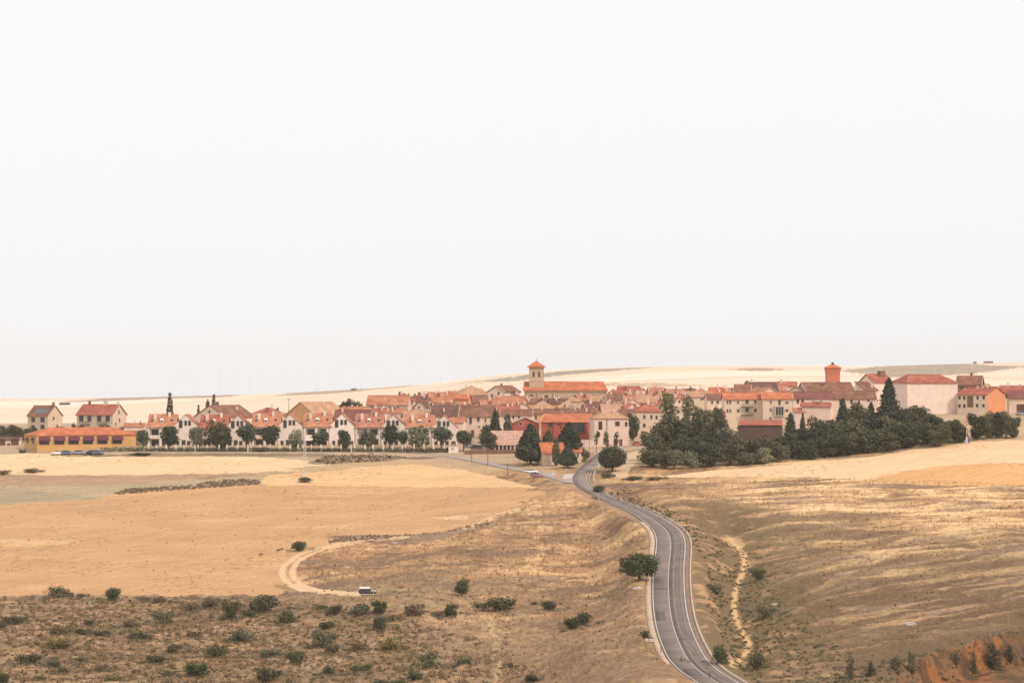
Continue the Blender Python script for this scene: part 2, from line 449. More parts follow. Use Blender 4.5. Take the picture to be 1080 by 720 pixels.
field([(60, 480.8), (150, 479.0), (330, 479.2), (470, 482.6), (452, 484), (330, 481.6), (150, 481.3)], (.19, .15, .095), (.27, .2, .125), .2)
# main tan field
field([(-60, 533), (100, 526), (120, 520.5), (272, 511.5), (470, 513.5), (560, 515), (572, 520), (535, 538), (500, 552.5), (470, 561), (430, 564), (350, 564), (342, 573), (318, 586), (304, 597), (300, 612), (296, 627), (200, 628), (60, 627), (-60, 627)], (.56, .335, .17), (.475, .28, .14), .07, 2.6)
field([(452, 545), (490, 543.5), (497, 547), (470, 548)], (.66, .45, .26), (.6, .4, .22), .04)
field([(-60, 567), (40, 569), (85, 571), (60, 575), (-60, 577)], (.60, .39, .2), (.55, .35, .17), .04)
# right-hand stubble above the slope
field([(690, 503), (760, 495), (860, 487), (940, 478), (1020, 467), (1140, 463), (1140, 510), (1000, 511), (930, 508), (860, 503), (760, 503)], STRAW, STRAW2, .05)
field([(905, 508), (950, 497), (1000, 490.5), (1140, 489), (1140, 511), (1000, 512)], (.66, .385, .17), (.6, .34, .15), .05)
# far plateau: ploughed and fallow parcels
field([(60, 424), (100, 420.5), (170, 416.8), (262, 415.5), (240, 418.5), (180, 420), (110, 423)], (0.478, 0.334, 0.260), (.30, .21, .17), 0, 25)
field([(285, 417.5), (330, 412.5), (390, 409.5), (385, 412), (340, 415.5)], (0.478, 0.377, 0.260), (.33, .26, .18), 0, 25)
field([(390, 409.5), (440, 405.5), (437, 407), (395, 411)], (0.542, 0.406, 0.296), (.4, .3, .22), 0, 25)
field([(478, 404.5), (520, 400), (560, 394.5), (640, 388.5), (700, 386.8), (640, 391.5), (590, 396), (545, 402), (500, 403)], (0.413, 0.348, 0.267), (.23, .22, .18), 0, 25)
field([(600, 404.8), (690, 403.6), (742, 406), (735, 407.3), (640, 407)], (0.506, 0.391, 0.267), (.5, .37, .22), 0, 25)
field([(770, 389), (800, 387.5), (825, 389), (815, 391.2), (785, 391)], (0.478, 0.355, 0.253), (.33, .24, .16), 0, 20)
field([(885, 390.5), (930, 386), (985, 384.3), (1040, 385), (1085, 386), (1050, 391), (1005, 395), (940, 398), (915, 395.5)], (0.456, 0.362, 0.271), (.28, .24, .18), 0, 20)

def build_ground():
    a = np.concatenate([np.linspace(-2600, -420, 36), np.arange(-410, -4, 5.0), np.arange(-4, 1084.5, 1.12), np.arange(1089, 1500, 5.0), np.linspace(1510, 3700, 36)])
    Yr = np.concatenate([[-38, -15, 0], np.linspace(15, 488, 50), np.arange(492, 960, .56), np.arange(960, 1300, 3.0), np.geomspace(1300, 6200, 120)])
    A, Yg = np.meshgrid((a - CX) / F, Yr)
    Xg = A * (np.maximum(Yg, 0) + 40) if False else A * np.where(Yg > 60, Yg, 60 + (Yg - 60) * .3)
    X = Xg.ravel(); Y = Yg.ravel()
    Z = height(X, Y)
    px = CX + F * X / np.maximum(Y, 60)
    n = len(X)
    # ---- base cover of the wild slopes (what grows there, with valley shade in the colour)
    wx = X + 7 * fbm(X / 22, Y / 18, 91, 2); wy = Y + 5 * fbm(X / 18, Y / 16, 95, 2)
    n1 = fbm(wx / 24, wy / 24, 101, 4); n2 = fbm(wx / 6.5, wy / 5.5, 131, 4); n3 = fbm(wx / 40, wy / 30, 151, 3); n4 = fbm(X / 2.0, Y / 1.0, 171, 2)
    straw = np.array((.63, .41, .205)); tan = np.array((.415, .25, .13)); brown = np.array((.25, .148, .08)); olive = np.array((.20, .15, .08)); mauve = np.array((.20, .135, .105)); gold = np.array((.62, .40, .19))
    def mixc(c, d, t):
        return c * (1 - t[:, None]) + d * t[:, None]
    C = np.tile(tan, (n, 1))
    C = mixc(C, straw, .9 * sstep(.04, .5, n1 + .55 * n2 + .2 * n4))
    C = mixc(C, brown, .9 * sstep(.02, .36, -n1 * .8 + .55 * n2 - .25 * n3))
    C = mixc(C, olive, .6 * sstep(.16, .40, n3 + .35 * n4))
    C = mixc(C, mauve, .7 * sstep(.12, .34, fbm(wx / 20, wy / 9, 193, 3) - .3 * n2))
    C = mixc(C, gold, .7 * sstep(.20, .45, fbm(wx / 13, wy / 7, 191, 3) + .25 * n2))
    C = mixc(C, mixc(np.tile(np.array((.26, .165, .10)), (n, 1)), np.array((.38, .245, .135)), sstep(-.1, .3, n2 + .3 * n4)), .8 * sstep(690, 570, Y + 50 * n1 + 25 * n2))  # browner and darker downhill: shade of the valley mixed into the grass
    C = mixc(C, np.array((.18, .11, .07)), .55 * sstep(.12, .4, n2 - .6 * n1 + .2 * n3))
    T = np.full(n, .42)
    # right hillside: pale grass in broken streaks, level above and slanting lower down
    kk = .85 * sstep(800, 640, Y)
    ys = wy - kk * (X - 100)
    st = fbm(wx / 34, ys / 9, 211, 5); st2 = fbm(wx / 11, ys / 3.2, 231, 3)
    CR = np.tile(np.array((.54, .345, .17)), (n, 1))
    CR = mixc(CR, np.array((.76, .52, .28)), sstep(-.02, .26, st + .45 * st2 + .05 * n4))
    CR = mixc(CR, np.array((.25, .15, .085)), .85 * sstep(.02, .27, -st * 1.0 + .3 * st2 - .4 * n1))  # brown shadow bands between the pale streaks, painted as colour
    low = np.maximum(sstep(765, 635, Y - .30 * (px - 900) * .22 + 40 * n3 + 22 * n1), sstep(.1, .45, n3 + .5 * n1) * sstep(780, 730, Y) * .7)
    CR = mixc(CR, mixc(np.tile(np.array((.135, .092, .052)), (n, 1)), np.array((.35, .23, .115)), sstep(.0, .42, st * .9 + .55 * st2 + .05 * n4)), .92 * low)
    CR = mixc(CR, np.array((.26, .17, .135)), .6 * sstep(.12, .38, fbm(wx / 22, ys / 10, 235, 3)))
    CR = mixc(CR, np.array((.185, .145, .085)), .6 * sstep(.18, .42, fbm(wx / 30, ys / 12, 239, 3)) * sstep(800, 700, Y))
    rgt = sstep(742, 800, px + 14 * n1)
    C = mixc(C, CR, rgt)
    n5 = fbm(X / .95, Y / .8, 175, 2)
    wild = 1 + .28 * np.clip(n4, -.6, .6) + .15 * np.clip(n5, -.6, .6)
    C = C * wild[:, None]
    spots = sstep(.20, .36, fbm(X / 1.9, Y / 1.5, 177, 2) + .45 * n2 - .25 * n1)
    C = mixc(C, np.array((.20, .13, .075)), .45 * spots * (1 - .6 * rgt))
    # gully floor and sides by the footpath, their shading put into the colour
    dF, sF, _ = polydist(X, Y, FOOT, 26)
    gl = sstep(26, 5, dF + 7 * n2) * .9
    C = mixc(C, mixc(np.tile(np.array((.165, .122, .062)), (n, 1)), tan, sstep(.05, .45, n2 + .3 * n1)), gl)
    # scrubland at the lower left
    H = sstep(702, 690, Y + 5 * n1 + 2 * n2) * sstep(640, 400, px + 60 * n3)
    CH = np.tile(np.array((.315, .21, .118)), (n, 1))
    CH = mixc(CH, np.array((.20, .135, .09)), sstep(-.1, .35, n3)); CH = mixc(CH, np.array((.32, .255, .125)), .75 * sstep(.10, .36, fbm(wx / 12, wy / 8, 257, 3))); CH = mixc(CH, np.array((.42, .27, .15)), sstep(.10, .40, n1 + .3 * n2 + .2 * n4)); CH = mixc(CH, olive, .7 * sstep(.1, .4, fbm(X / 9, Y / 5, 251, 3)))
    CH = mixc(CH, np.array((.135, .10, .065)), .6 * sstep(.12, .4, fbm(X / 6, Y / 3, 271, 3)))
    CH = CH * (1 + .4 * np.clip(n4, -.6, .6) + .25 * np.clip(n5, -.6, .6))[:, None]
    C = mixc(C, CH, H)
    # dry strip at the top of the slope, village ground, far plain
    C = mixc(C, np.array((.46, .33, .20)) * np.ones((n, 3)), sstep(880, 905, Y) * .8)
    vil = sstep(925, 950, Y)
    CV = mixc(np.tile(np.array((.44, .32, .215)), (n, 1)), np.array((.33, .26, .15)), sstep(0, .4, n3))
    C = mixc(C, CV, vil); T = T * (1 - .85 * vil)
    far = sstep(1230, 1500, Y)
    nf = fbm(X / 700, Y / 1500, 301, 3); band = fbm(X / 1400, Y / 260, 331, 3)
    CF = mixc(np.tile(np.array((.80, .60, .45)), (n, 1)), np.array((.86, .70, .56)), sstep(-.2, .3, nf))
    CF = mixc(CF, np.array((.62, .41, .26)), .55 * sstep(.12, .4, band))
    C = mixc(C, CF, far); T = T * (1 - far)
    # cultivated parcels
    jx = 1.6 * fbm(X / 7, Y / 7, 401, 2); jy = 1.2 * fbm(X / 6, Y / 6, 421, 2)
    for P, ca, cb, tuft, soft in FIELDS:
        bb0 = P.min(0) - 30; bb1 = P.max(0) + 30
        idx = np.nonzero((X > bb0[0]) & (X < bb1[0]) & (Y > bb0[1]) & (Y < bb1[1]))[0]
        if not len(idx): continue
        m = in_poly(X[idx] + jx[idx] * soft, Y[idx] + jy[idx] * soft, P); j = idx[m]
        furrow = fbm((X[j] * .96 + Y[j] * .28) / 14, (Y[j] * .96 - X[j] * .28) / 1.5, 441, 3)
        blot = fbm(X[j] / 26, Y[j] / 14, 461, 3)
        t = np.clip(.5 + .9 * blot + .8 * furrow, 0, 1)
        C[j] = ca * (1 - t[:, None]) + cb * t[:, None]
        T[j] = tuft
        if tuft <= .12 and tuft > 0:      # scattered clods and weeds in the stubble
            q = X[j] * .55 + Y[j] * .83; q2 = X[j] * .83 - Y[j] * .55
            dg = fbm(q / 34, q2 / 1.6, 489, 3)
            C[j] = C[j] * (1 + .13 * np.clip(dg, -.6, .6))[:, None]
            lt = sstep(.22, .5, fbm(X[j] / 34, Y[j] / 5, 493, 3)) * .35
            C[j] = C[j] * (1 - lt[:, None]) + np.array((.66, .46, .26)) * lt[:, None]
            w = sstep(.30, .44, fbm(X[j] / 2.0, Y[j] / 1.8, 481, 2)) * .75 * sstep(-.02, .25, fbm(X[j] / 36, Y[j] / 30, 485, 2))
            C[j] = C[j] * (1 - w[:, None]) + np.array((.22, .15, .085)) * w[:, None]
    # bare earth: the track's ruts, footpaths, verges of the road
    sand = np.array((.66, .46, .275))
    def earth(P, w, col, hw_in=0, amt=.9):
        d, s, _ = polydist(X, Y, P, w + 4)
        e = d + .45 * n4 + .5 * n2
        t = sstep(w + .35, w - .35, e) * (sstep(hw_in - .3, hw_in + .3, e) if hw_in else 1)
        for_mix = (t * amt)[:, None]
        C[:] = C * (1 - for_mix) + np.array(col) * for_mix; T[:] = T * (1 - .9 * t)
    earth(TRACK, 2.1, sand, .45); earth(TRACK[:int(len(TRACK) * .34)], 1.9, sand)
    earth(TRACKB, 1.6, sand, .4)
    earth(FOOT[22:], .62, (.62, .405, .20), 0, .95); earth(FOOT[24:38], 2.4, (.62, .41, .21), 0, .65); earth(SAND, 2.6, (.62, .45, .28))
    earth(ROAD, 5.5, (.31, .21, .135), 0, .75); earth(BRANCH, 4.6, (.40, .29, .19), 0, .7); earth(STREET, 3.9, (.48, .37, .27))
    # faint second trail at the lower left
    tr = np.array([hit(*p) for p in [(-20, 663), (15, 658), (40, 652), (80, 648), (130, 646)]])
    earth(tr, 1.5, (.47, .31, .16), 0, .7)
    tr = np.array([hit(*p) for p in [(517, 648), (518, 662), (524, 676), (521, 690), (527, 706), (520, 722)]])
    earth(tr, .6, (.52, .36, .19), 0, .6)
    # the eroded clay face
    dB, sB, _ = polydist(X, Y, BANK, 40)
    onb = sstep(935, 975, px) * (dB < 1e8); edge = dB * -sB + 1.7 * pnoise(X / 6.0, Y / 12, 41) + .3 * pnoise(X / 1.8, Y / 3, 43)
    rib = sstep(-.05, .3, fbm(X / 5.5, Y / 14, 501, 4))
    cl = onb * sstep(.1, .8, edge) * sstep(24, 16, edge)
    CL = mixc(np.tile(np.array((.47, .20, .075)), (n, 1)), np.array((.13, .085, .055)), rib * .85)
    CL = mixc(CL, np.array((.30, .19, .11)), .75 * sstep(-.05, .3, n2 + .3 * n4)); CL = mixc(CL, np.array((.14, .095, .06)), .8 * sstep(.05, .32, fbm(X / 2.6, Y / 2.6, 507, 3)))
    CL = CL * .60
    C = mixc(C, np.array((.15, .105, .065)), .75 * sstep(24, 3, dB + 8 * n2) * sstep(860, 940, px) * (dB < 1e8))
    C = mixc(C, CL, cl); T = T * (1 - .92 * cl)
    # relief of the grass tussocks (real height)
    rough = fbm(X / 1.7, Y / 1.1, 521, 2) * .9 + .8 * st2 * rgt + 1.2 * st * rgt + 1.1 * n2 * (1 - rgt)
    fine = (Y > 480) & (Y < 965)
    dR, _, _ = polydist(X, Y, ROAD, 9); dBr, _, _ = polydist(X, Y, BRANCH, 7); dS, _, _ = polydist(X, Y, STREET, 6)
    keep = sstep(5.3, 7.2, dR) * sstep(3.7, 5.2, dBr) * sstep(3.2, 4.6, dS)
    Z = Z + np.where(fine, T * rough * keep * (1 - .3 * rgt), 0)
    v = np.column_stack([X, Y, Z])
    nr, nc = Xg.shape
    i = np.arange(nr - 1)[:, None] * nc + np.arange(nc - 1)[None, :]
    f = np.stack([i, i + 1, i + nc + 1, i + nc], -1).reshape(-1, 4)
    m, nt, b = nodes_of('ground_cover')
    b.inputs['Roughness'].default_value = .95; b.inputs['Specular IOR Level'].default_value = .05
    at = nt.nodes.new('ShaderNodeAttribute'); at.attribute_name = 'cover'
    geo = nt.nodes.new('ShaderNodeNewGeometry')
    mp = nt.nodes.new('ShaderNodeMapping'); mp.inputs['Scale'].default_value = (1, 1.6, 1)
    nt.links.new(geo.outputs['Position'], mp.inputs['Vector'])
    nz = nt.nodes.new('ShaderNodeTexNoise'); nz.inputs['Scale'].default_value = 1.3; nz.inputs['Detail'].default_value = 4; nz.inputs['Roughness'].default_value = .7
    nt.links.new(mp.outputs['Vector'], nz.inputs['Vector'])
    mr = nt.nodes.new('ShaderNodeMapRange'); mr.inputs['From Min'].default_value = .3; mr.inputs['From Max'].default_value = .7
    mr.inputs['To Min'].default_value = .78; mr.inputs['To Max'].default_value = 1.2
    nt.links.new(nz.outputs['Fac'], mr.inputs['Value'])
    mx = nt.nodes.new('ShaderNodeMix'); mx.data_type = 'RGBA'; mx.blend_type = 'MULTIPLY'; mx.inputs['Factor'].default_value = 1
    nt.links.new(at.outputs['Color'], mx.inputs['A']); nt.links.new(mr.outputs['Result'], mx.inputs['B'])
    nt.links.new(mx.outputs['Result'], b.inputs['Base Color'])
    bp = nt.nodes.new('ShaderNodeBump'); bp.inputs['Strength'].default_value = .35; bp.inputs['Distance'].default_value = .25
    nt.links.new(nz.outputs['Fac'], bp.inputs['Height']); nt.links.new(bp.outputs['Normal'], b.inputs['Normal'])
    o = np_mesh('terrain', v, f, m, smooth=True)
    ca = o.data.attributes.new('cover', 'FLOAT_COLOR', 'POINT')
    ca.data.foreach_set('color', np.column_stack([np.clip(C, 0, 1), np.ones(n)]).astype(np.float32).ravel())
    o['kind'] = 'structure'
build_ground()

# ------------------------------------------------------------------ road ribbons
def normals2(P):
    t = np.gradient(P[:, :2], axis=0); t /= np.hypot(t[:, 0], t[:, 1])[:, None] + 1e-9
    return np.column_stack([-t[:, 1], t[:, 0]])

def ribbon(name, P, o0, o1, dz, m, i0=0, i1=None, skirt=.1):
    """a strip between two offsets of a path, closed underneath by a small skirt"""
    N = normals2(P)
    tw = (1 - .46 * sstep(705, 850, P[:, 1]))[:, None] if len(P) == len(ROAD) else 1.0     # the road narrows into the village
    N = N * tw
    P = P[i0:i1]; N = N[i0:i1]; n = len(P)
    a = P[:, :2] + N * o0; b = P[:, :2] + N * o1; z = P[:, 2] + dz
    v = np.concatenate([np.column_stack([a, z]), np.column_stack([b, z]), np.column_stack([a, z - skirt]), np.column_stack([b, z - skirt])])
    i = np.arange(n - 1)
    f = np.concatenate([np.column_stack([i, i + 1, n + i + 1, n + i]), np.column_stack([i, 2 * n + i, 2 * n + i + 1, i + 1]), np.column_stack([n + i, n + i + 1, 3 * n + i + 1, 3 * n + i])])
    return np_mesh(name, v, f, m)

mat('asphalt', (.215, .17, .15), col2=(.30, .24, .212), scale=.16, rough=.9, spec=.2)
mat('asphalt_old', (.33, .27, .235), col2=(.40, .33, .285), scale=.25, rough=.9, spec=.2)
mat('kerb_pale', (.46, .39, .32), var=.15)
mat('shoulder_earth', (.20, .155, .125), var=.2)
tag(ribbon('road', ROAD, -4.1, 3.95, .03, 'asphalt'), kind='structure')
mat('asphalt_dark', (.135, .108, .096), col2=(.205, .165, .146), scale=.16, rough=.9, spec=.2)
tag(ribbon('road_surface', ROAD, -3.95, -.06, .04, 'asphalt_dark', 0, int(len(ROAD) * .78), .005), kind='structure')
mat('asphalt_track', (.142, .114, .102), col2=(.212, .17, .15), scale=.3, rough=.85, spec=.25); mat('asphalt_patch', (.10, .085, .078), col2=(.14, .115, .104), scale=.4)
NEAR_ = int(len(ROAD) * .76)
for off in (-2.6, -1.05):
    tag(ribbon('tyre_track', ROAD, off - .3, off + .3, .045, 'asphalt_track', 0, NEAR_, .004), kind='structure')
for i0, i1, a_, b_ in ((34, 39, .5, 3.0), (58, 60, -3.2, -.6), (75, 83, 1.3, 3.2), (96, 98, -.4, 3.3)):
    tag(ribbon('road_patch', ROAD, a_, b_, .048, 'asphalt_patch', i0, i1, .004), kind='structure')
mat('shoulder_pale', (.47, .345, .24), var=.18, scale=.5)
tag(ribbon('road_shoulder', ROAD, 3.95, 5.15, .022, 'shoulder_pale', 20, int(len(ROAD) * .6), .3), kind='structure')
tag(ribbon('side_road', BRANCH, -3.1, 3.1, .022, 'asphalt_old', 2), kind='structure')
tag(ribbon('street', STREET, -2.6, 2.6, .024, 'asphalt_old', 2), kind='structure')
near = int(len(ROAD) * .80)
def paint(name, P, off, w, i0=0, i1=None, dz=.05):
    tag(ribbon(name, P, off - w / 2, off + w / 2, dz, 'white_paint', i0, i1, .006), kind='structure')
for off in (-3.5, 0, 3.5):
    paint('road_markings', ROAD, off, .13 if off == 0 else .16, 0, near if off == 0 else (len(ROAD) if off < 0 else near - 12))
tag(ribbon('kerb', ROAD, -5.15, -4.8, .13, 'kerb_pale', 0, len(ROAD) - 4, .4), kind='structure')
# concrete apron at the junction
ap = [pt(*p) for p in [(577, 502.3), (584, 500), (596, 500), (606, 499), (603.5, 503.5), (604, 508.5)]]
apm = MB(); apm.add([(p.x, p.y, p.z + .06) for p in ap] + [(p.x, p.y, p.z - .6) for p in ap], [tuple(range(6))[::-1], (6, 7, 8, 9, 10, 11)] + [(i, (i + 1) % 6, 6 + (i + 1) % 6, 6 + i) for i in range(6)])
tag(apm.build('junction_pavement', 'concrete'), kind='structure')
roofmat('roof_orange2', (.56, .25, .14), (.44, .18, .11), (.60, .36, .24))
roofmat('roof_salmon2', (.50, .22, .15), (.34, .14, .10), (.58, .33, .24))

# ------------------------------------------------------------------ buildings
def wframe(w, h, key={}):
    k = (round(w, 1), round(h, 1))
    if k not in key:
        w, h = k
        f = MB(); t = .1
        f.box(-w / 2 - t, -w / 2, -.09, .02, -h / 2 - t, h / 2 + t); f.box(w / 2, w / 2 + t, -.09, .02, -h / 2 - t, h / 2 + t)
        f.box(-w / 2, w / 2, -.09, .02, h / 2, h / 2 + t); f.box(-w / 2 - .05, w / 2 + .05, -.16, .02, -h / 2 - t, -h / 2)
        p = MB(); p.box(-w / 2, w / 2, -.025, .015, -h / 2, h / 2)
        p.box(-.03, .03, -.045, -.025, -h / 2, h / 2)
        key[k] = (f, p, {})
    return key[k]

def window(parent, x, y, z, w, h, rz=0, fm='frame_stone', gm='glass_dark'):
    f, p, cache = wframe(w, h)
    if fm not in cache:
        a = f.build('window', fm, parent); b = p.build('pane', gm, a); cache[fm] = (a.data, b.data)
    else:
        a = link('window', cache[fm][0], parent); b = link('pane', cache[fm][1], a)
    a.location = (x, y, z); a.rotation_euler = (0, 0, rz)
    return a

SPOTS = []     # footprints, used to keep loose things off the houses
def house(name, label, cat, x0, x1, eave, ridge, Y, style='side', yaw=0, dep=9, wall='cream', roof='roof_salmon', wins=None, lwins=(), rwins=(),
          chim=(), group=None, auto=0, fm='frame_stone', ov=.4, rfrac=None, doors=(), base=None, skip=.15):
    """x0..x1, eave, ridge: the front's extent and roof heights as measured in the photo; Y: distance; dep: depth in metres"""
    s = Y / F; th = R(yaw); w = (x1 - x0) * s / math.cos(th)
    xc = ((x0 + x1) / 2 - CX) * s
    c, sn = math.cos(th), math.sin(th)
    cor = [(xc + u * c - v * sn, Y + u * sn + v * c) for u in (-w / 2, w / 2) for v in (0, dep)]
    zs = [hz(*q) for q in cor]; z0 = min(zs) if base is None else base
    z0 = hz(xc, Y) if base is None else base
    fnd = z0 - min(zs) + .8
    e = ZC + (CY - eave) * s - z0
    yr = Y + dep / 2 * c
    r = ZC + (CY - ridge) * yr / F - z0
    e = max(e, 2.0); r = max(r, e + .5)
    T = thing(name, label, cat, (xc, Y, z0), th, group)
    SPOTS.append((xc, Y + dep / 2, max(w, dep) / 2 + 1))
    m = MB(); t = .22; o = ov; x0l, x1l = -w / 2, w / 2
    rm = MB()
    if style == 'side':
        sl = (r - e) / (dep / 2); zo = e - o * sl
        m.prism_x([(0, -fnd), (dep, -fnd), (dep, e - t - .02), (dep / 2, r - t - .02), (0, e - t - .02)], x0l, x1l)
        rm.prism_x([(-o, zo), (-o, zo - t), (dep / 2, r - t), (dep + o, zo - t), (dep + o, zo), (dep / 2, r)], x0l - o, x1l + o)
        rm.prism_x([(dep / 2 - .14, r - .02), (dep / 2 + .14, r - .02), (dep / 2, r + .12)], x0l - o + .02, x1l + o - .02)
        zat = lambda x, y: r - abs(y - dep / 2) * sl
    elif style == 'front':
        sl = (r - e) / (w / 2); zo = e - o * sl
        m.prism_y([(x0l, -fnd), (x1l, -fnd), (x1l, e - t - .02), (0, r - t - .02), (x0l, e - t - .02)], 0, dep)
        rm.prism_y([(x0l - o, zo), (x0l - o, zo - t), (0, r - t), (x1l + o, zo - t), (x1l + o, zo), (0, r)], -o, dep + o)
        zat = lambda x, y: r - abs(x) * sl
    elif style == 'hip':
        m.box(x0l, x1l, 0, dep, -fnd, e - t - .02)
        q = min(w, dep) / 2 if rfrac is None else w * (1 - rfrac) / 2
        ym = dep / 2; rx = max(w / 2 - q, .05)
        if w >= dep or rfrac is not None:
            rm.hip(x0l - o, x1l + o, -o, dep + o, e, r, -rx, rx, ym, t)
        else:
            rm.hip(x0l - o, x1l + o, -o, dep + o, e, r, -.05, .05, ym, t)
        zat = lambda x, y: e + (r - e) * max(0, min(1 - abs(y - ym) / (ym + o), (w / 2 + o - abs(x)) / max(q + o, .1)))
    elif style == 'shed':
        m.prism_x([(0, -fnd), (dep, -fnd), (dep, r - t - .02), (0, e - t - .02)], x0l, x1l)
        sl = (r - e) / dep
        rm.prism_x([(-o, e - o * sl), (-o, e - o * sl - t), (dep + o, r + o * sl - t), (dep + o, r + o * sl)], x0l - o, x1l + o)
        zat = lambda x, y: e + y * sl
    m.build('wall', 'wall_' + wall, T)
    ro = rm.build('roof', roof, T)
    if cat == 'house' and auto:
        rq = random.Random(label + 'c'); chim = tuple(chim) + tuple((rq.uniform(.1, .9), rq.uniform(.15, .7), rq.choice((.45, .6, .8)), rq.uniform(.7, 1.4)) for _ in range(rq.choice((1, 2, 2, 3))))
    for (fx, fy, cw, ch) in chim:
        cx, cy = x0l + fx * w, fy * dep
        z = zat(cx, cy)
        cb = MB(); cb.box(cx - cw / 2, cx + cw / 2, cy - cw / 2, cy + cw / 2, z - .5, z + ch); cb.box(cx - cw / 2 - .08, cx + cw / 2 + .08, cy - cw / 2 - .08, cy + cw / 2 + .08, z + ch, z + ch + .12)
        cb.build('chimney', 'wall_palest' if (fx * 7 + ch * 3) % 1 < .6 else 'wall_brown', ro)
    for (px, py, ww, wh) in (wins or ()):
        window(T, ((px - CX) * s - xc) / c, 0, ZC + (CY - py) * s - z0, ww * s / c, wh * s, 0, fm)
    for (fr, py, ww, wh) in rwins:
        yy = fr * dep; s2 = (Y + w / 2 * sn + yy * c) / F
        window(T, x1l, yy, ZC + (CY - py) * s2 - z0, ww * s, wh * s, R(90), fm)
    for (fr, py, ww, wh) in lwins:
        yy = fr * dep; s2 = (Y - w / 2 * sn + yy * c) / F
        window(T, x0l, yy, ZC + (CY - py) * s2 - z0, ww * s, wh * s, R(-90), fm)
    if auto:
        rr = random.Random(label)
        top = e; k = 0
        while top - 1.5 - k * 2.8 > .9 and k < auto:
            n = max(1, int(w / 2.9))
            for i in range(n):
                if rr.random() > skip:
                    x = x0l + (i + .5) * w / n + rr.uniform(-.3, .3)
                    window(T, x, 0, top - 1.5 - k * 2.8, rr.choice((.8, .9, 1.0)), rr.choice((1.1, 1.3, 1.5)), 0, fm)
            if style == 'front' and k == 0 and r - e > 2.2:
                window(T, 0, 0, e + (r - e) * .3, .8, 1.0, 0, fm)
            k += 1
    if style in ('side', 'front') and sum(map(ord, label)) % 3 != 0:      # pale mortared verges along the gable ends
        q = .16
        for k_ in (0, 1):
            vb = MB()
            if style == 'side':
                xe = (x0l - o - .03, x1l + o - q + .03)[k_]
                vb.prism_x([(-o - .02, zo + .03), (-o - .02, zo - .1), (dep / 2, r - .1), (dep + o + .02, zo - .1), (dep + o + .02, zo + .03), (dep / 2, r + .04)], xe, xe + q)
            else:
                ye = (-o - .03, dep + o - q + .03)[k_]
                vb.prism_y([(x0l - o - .02, zo + .03), (x0l - o - .02, zo - .1), (0, r - .1), (x1l + o + .02, zo - .1), (x1l + o + .02, zo + .03), (0, r + .04)], ye, ye + q)
            vb.build('verge', 'frame_stone', ro)
    for (px, ww, hh) in doors:
        x = ((px - CX) * s - xc) / c
        d = MB(); d.box(x - ww / 2, x + ww / 2, -.05, .02, 0.0, hh)
        do = d.build('door', 'door_wood', T)
        h = MB(); h.box(x + ww / 2 - .18, x + ww / 2 - .1, -.1, -.05, hh * .45, hh * .52); h.build('handle', 'steel_pale', do)
    T['_w'] = w; T['_e'] = e; T['_r'] = r; T['_d'] = dep; T['_s'] = s
    return T

H = house
# --- left edge
t = H('detached_house', 'small beige house with grey solar panels on its brown roof, far left', 'house', 28, 51.5, 437.5, 427.5, 1085, 'side', -30, 8.5, 'beige', 'roof_brown',
      [(34.5, 442.5, 4.5, 5), (45.5, 442.5, 5, 5), (34.5, 450.5, 4.5, 4.5), (45.5, 450, 5, 4.5)], rwins=[(.4, 441, 2.5, 3), (.65, 449, 2.5, 3)], chim=[(.92, .5, .7, 1.1), (.75, .62, .5, 1.0)])
sl = (t['_r'] - t['_e']) / (t['_d'] / 2)
p = MB()
for k in range(4):
    x = -2.6 + k * 1.55
    p.add([(x, .75, t['_e'] + .75 * sl + .1), (x + 1.45, .75, t['_e'] + .75 * sl + .1), (x + 1.45, 2.6, t['_e'] + 2.6 * sl + .1), (x, 2.6, t['_e'] + 2.6 * sl + .1),
           (x, .75, t['_e'] + .75 * sl + .02), (x + 1.45, .75, t['_e'] + .75 * sl + .02), (x + 1.45, 2.6, t['_e'] + 2.6 * sl + .02), (x, 2.6, t['_e'] + 2.6 * sl + .02)],
          [(0, 1, 2, 3), (7, 6, 5, 4), (0, 4, 5, 1), (1, 5, 6, 2), (2, 6, 7, 3), (3, 7, 4, 0)])
p.build('solar_panel', 'panel_blue', t)
t = H('semi_detached_house', 'wide beige house with four upper windows above the yellow restaurant', 'house', 79.5, 120, 436.5, 426.3, 1065, 'side', -24, 9.5, 'beige', 'roof_red',
      [(84.7, 441, 5, 6.5), (94, 441, 4.5, 6.5), (105, 441, 4.8, 6.5), (114.5, 441, 4.8, 6.5), (85, 451, 4.5, 5), (115, 451, 4.5, 5)],
      rwins=[(.45, 434.5, 2.3, 3.6), (.5, 443, 2.3, 4), (.2, 447, 2, 3)], chim=[(.17, .5, .7, 1.2), (.6, .5, .7, 1.0), (.66, .5, .5, .9), (.97, .5, .6, .9)])
for px in (89.5, 109.5):
    s = t['_s']; x = (px - (79.5 + 120) / 2) * s / math.cos(R(-24)); z = ZC + (CY - 446.8) * s - t.location.z
    b = MB(); b.box(x - 2.1, x + 2.1, -1.1, -.02, z - .25, z - .08)
    for k in range(15):
        b.box(x - 2.1 + k * .297, x - 2.06 + k * .297, -1.1, -1.06, z - .08, z + .85)
    b.box(x - 2.1, x + 2.1, -1.12, -1.04, z + .85, z + .92)
    b.build('balcony', 'steel_dark', t)
t = H('restaurant', 'long yellow restaurant with orange roof and plum awnings', 'restaurant', 43.5, 140, 458.3, 450.3, 972, 'hip', 29, 12.5, 'yellow', 'roof_orange',
      [(x, 465, 9.2, 5.6) for x in (50.5, 65, 79, 93, 107, 121.5)], lwins=[(.3, 464.5, 4.5, 6), (.75, 463.8, 4.5, 5)], fm='frame_brown')
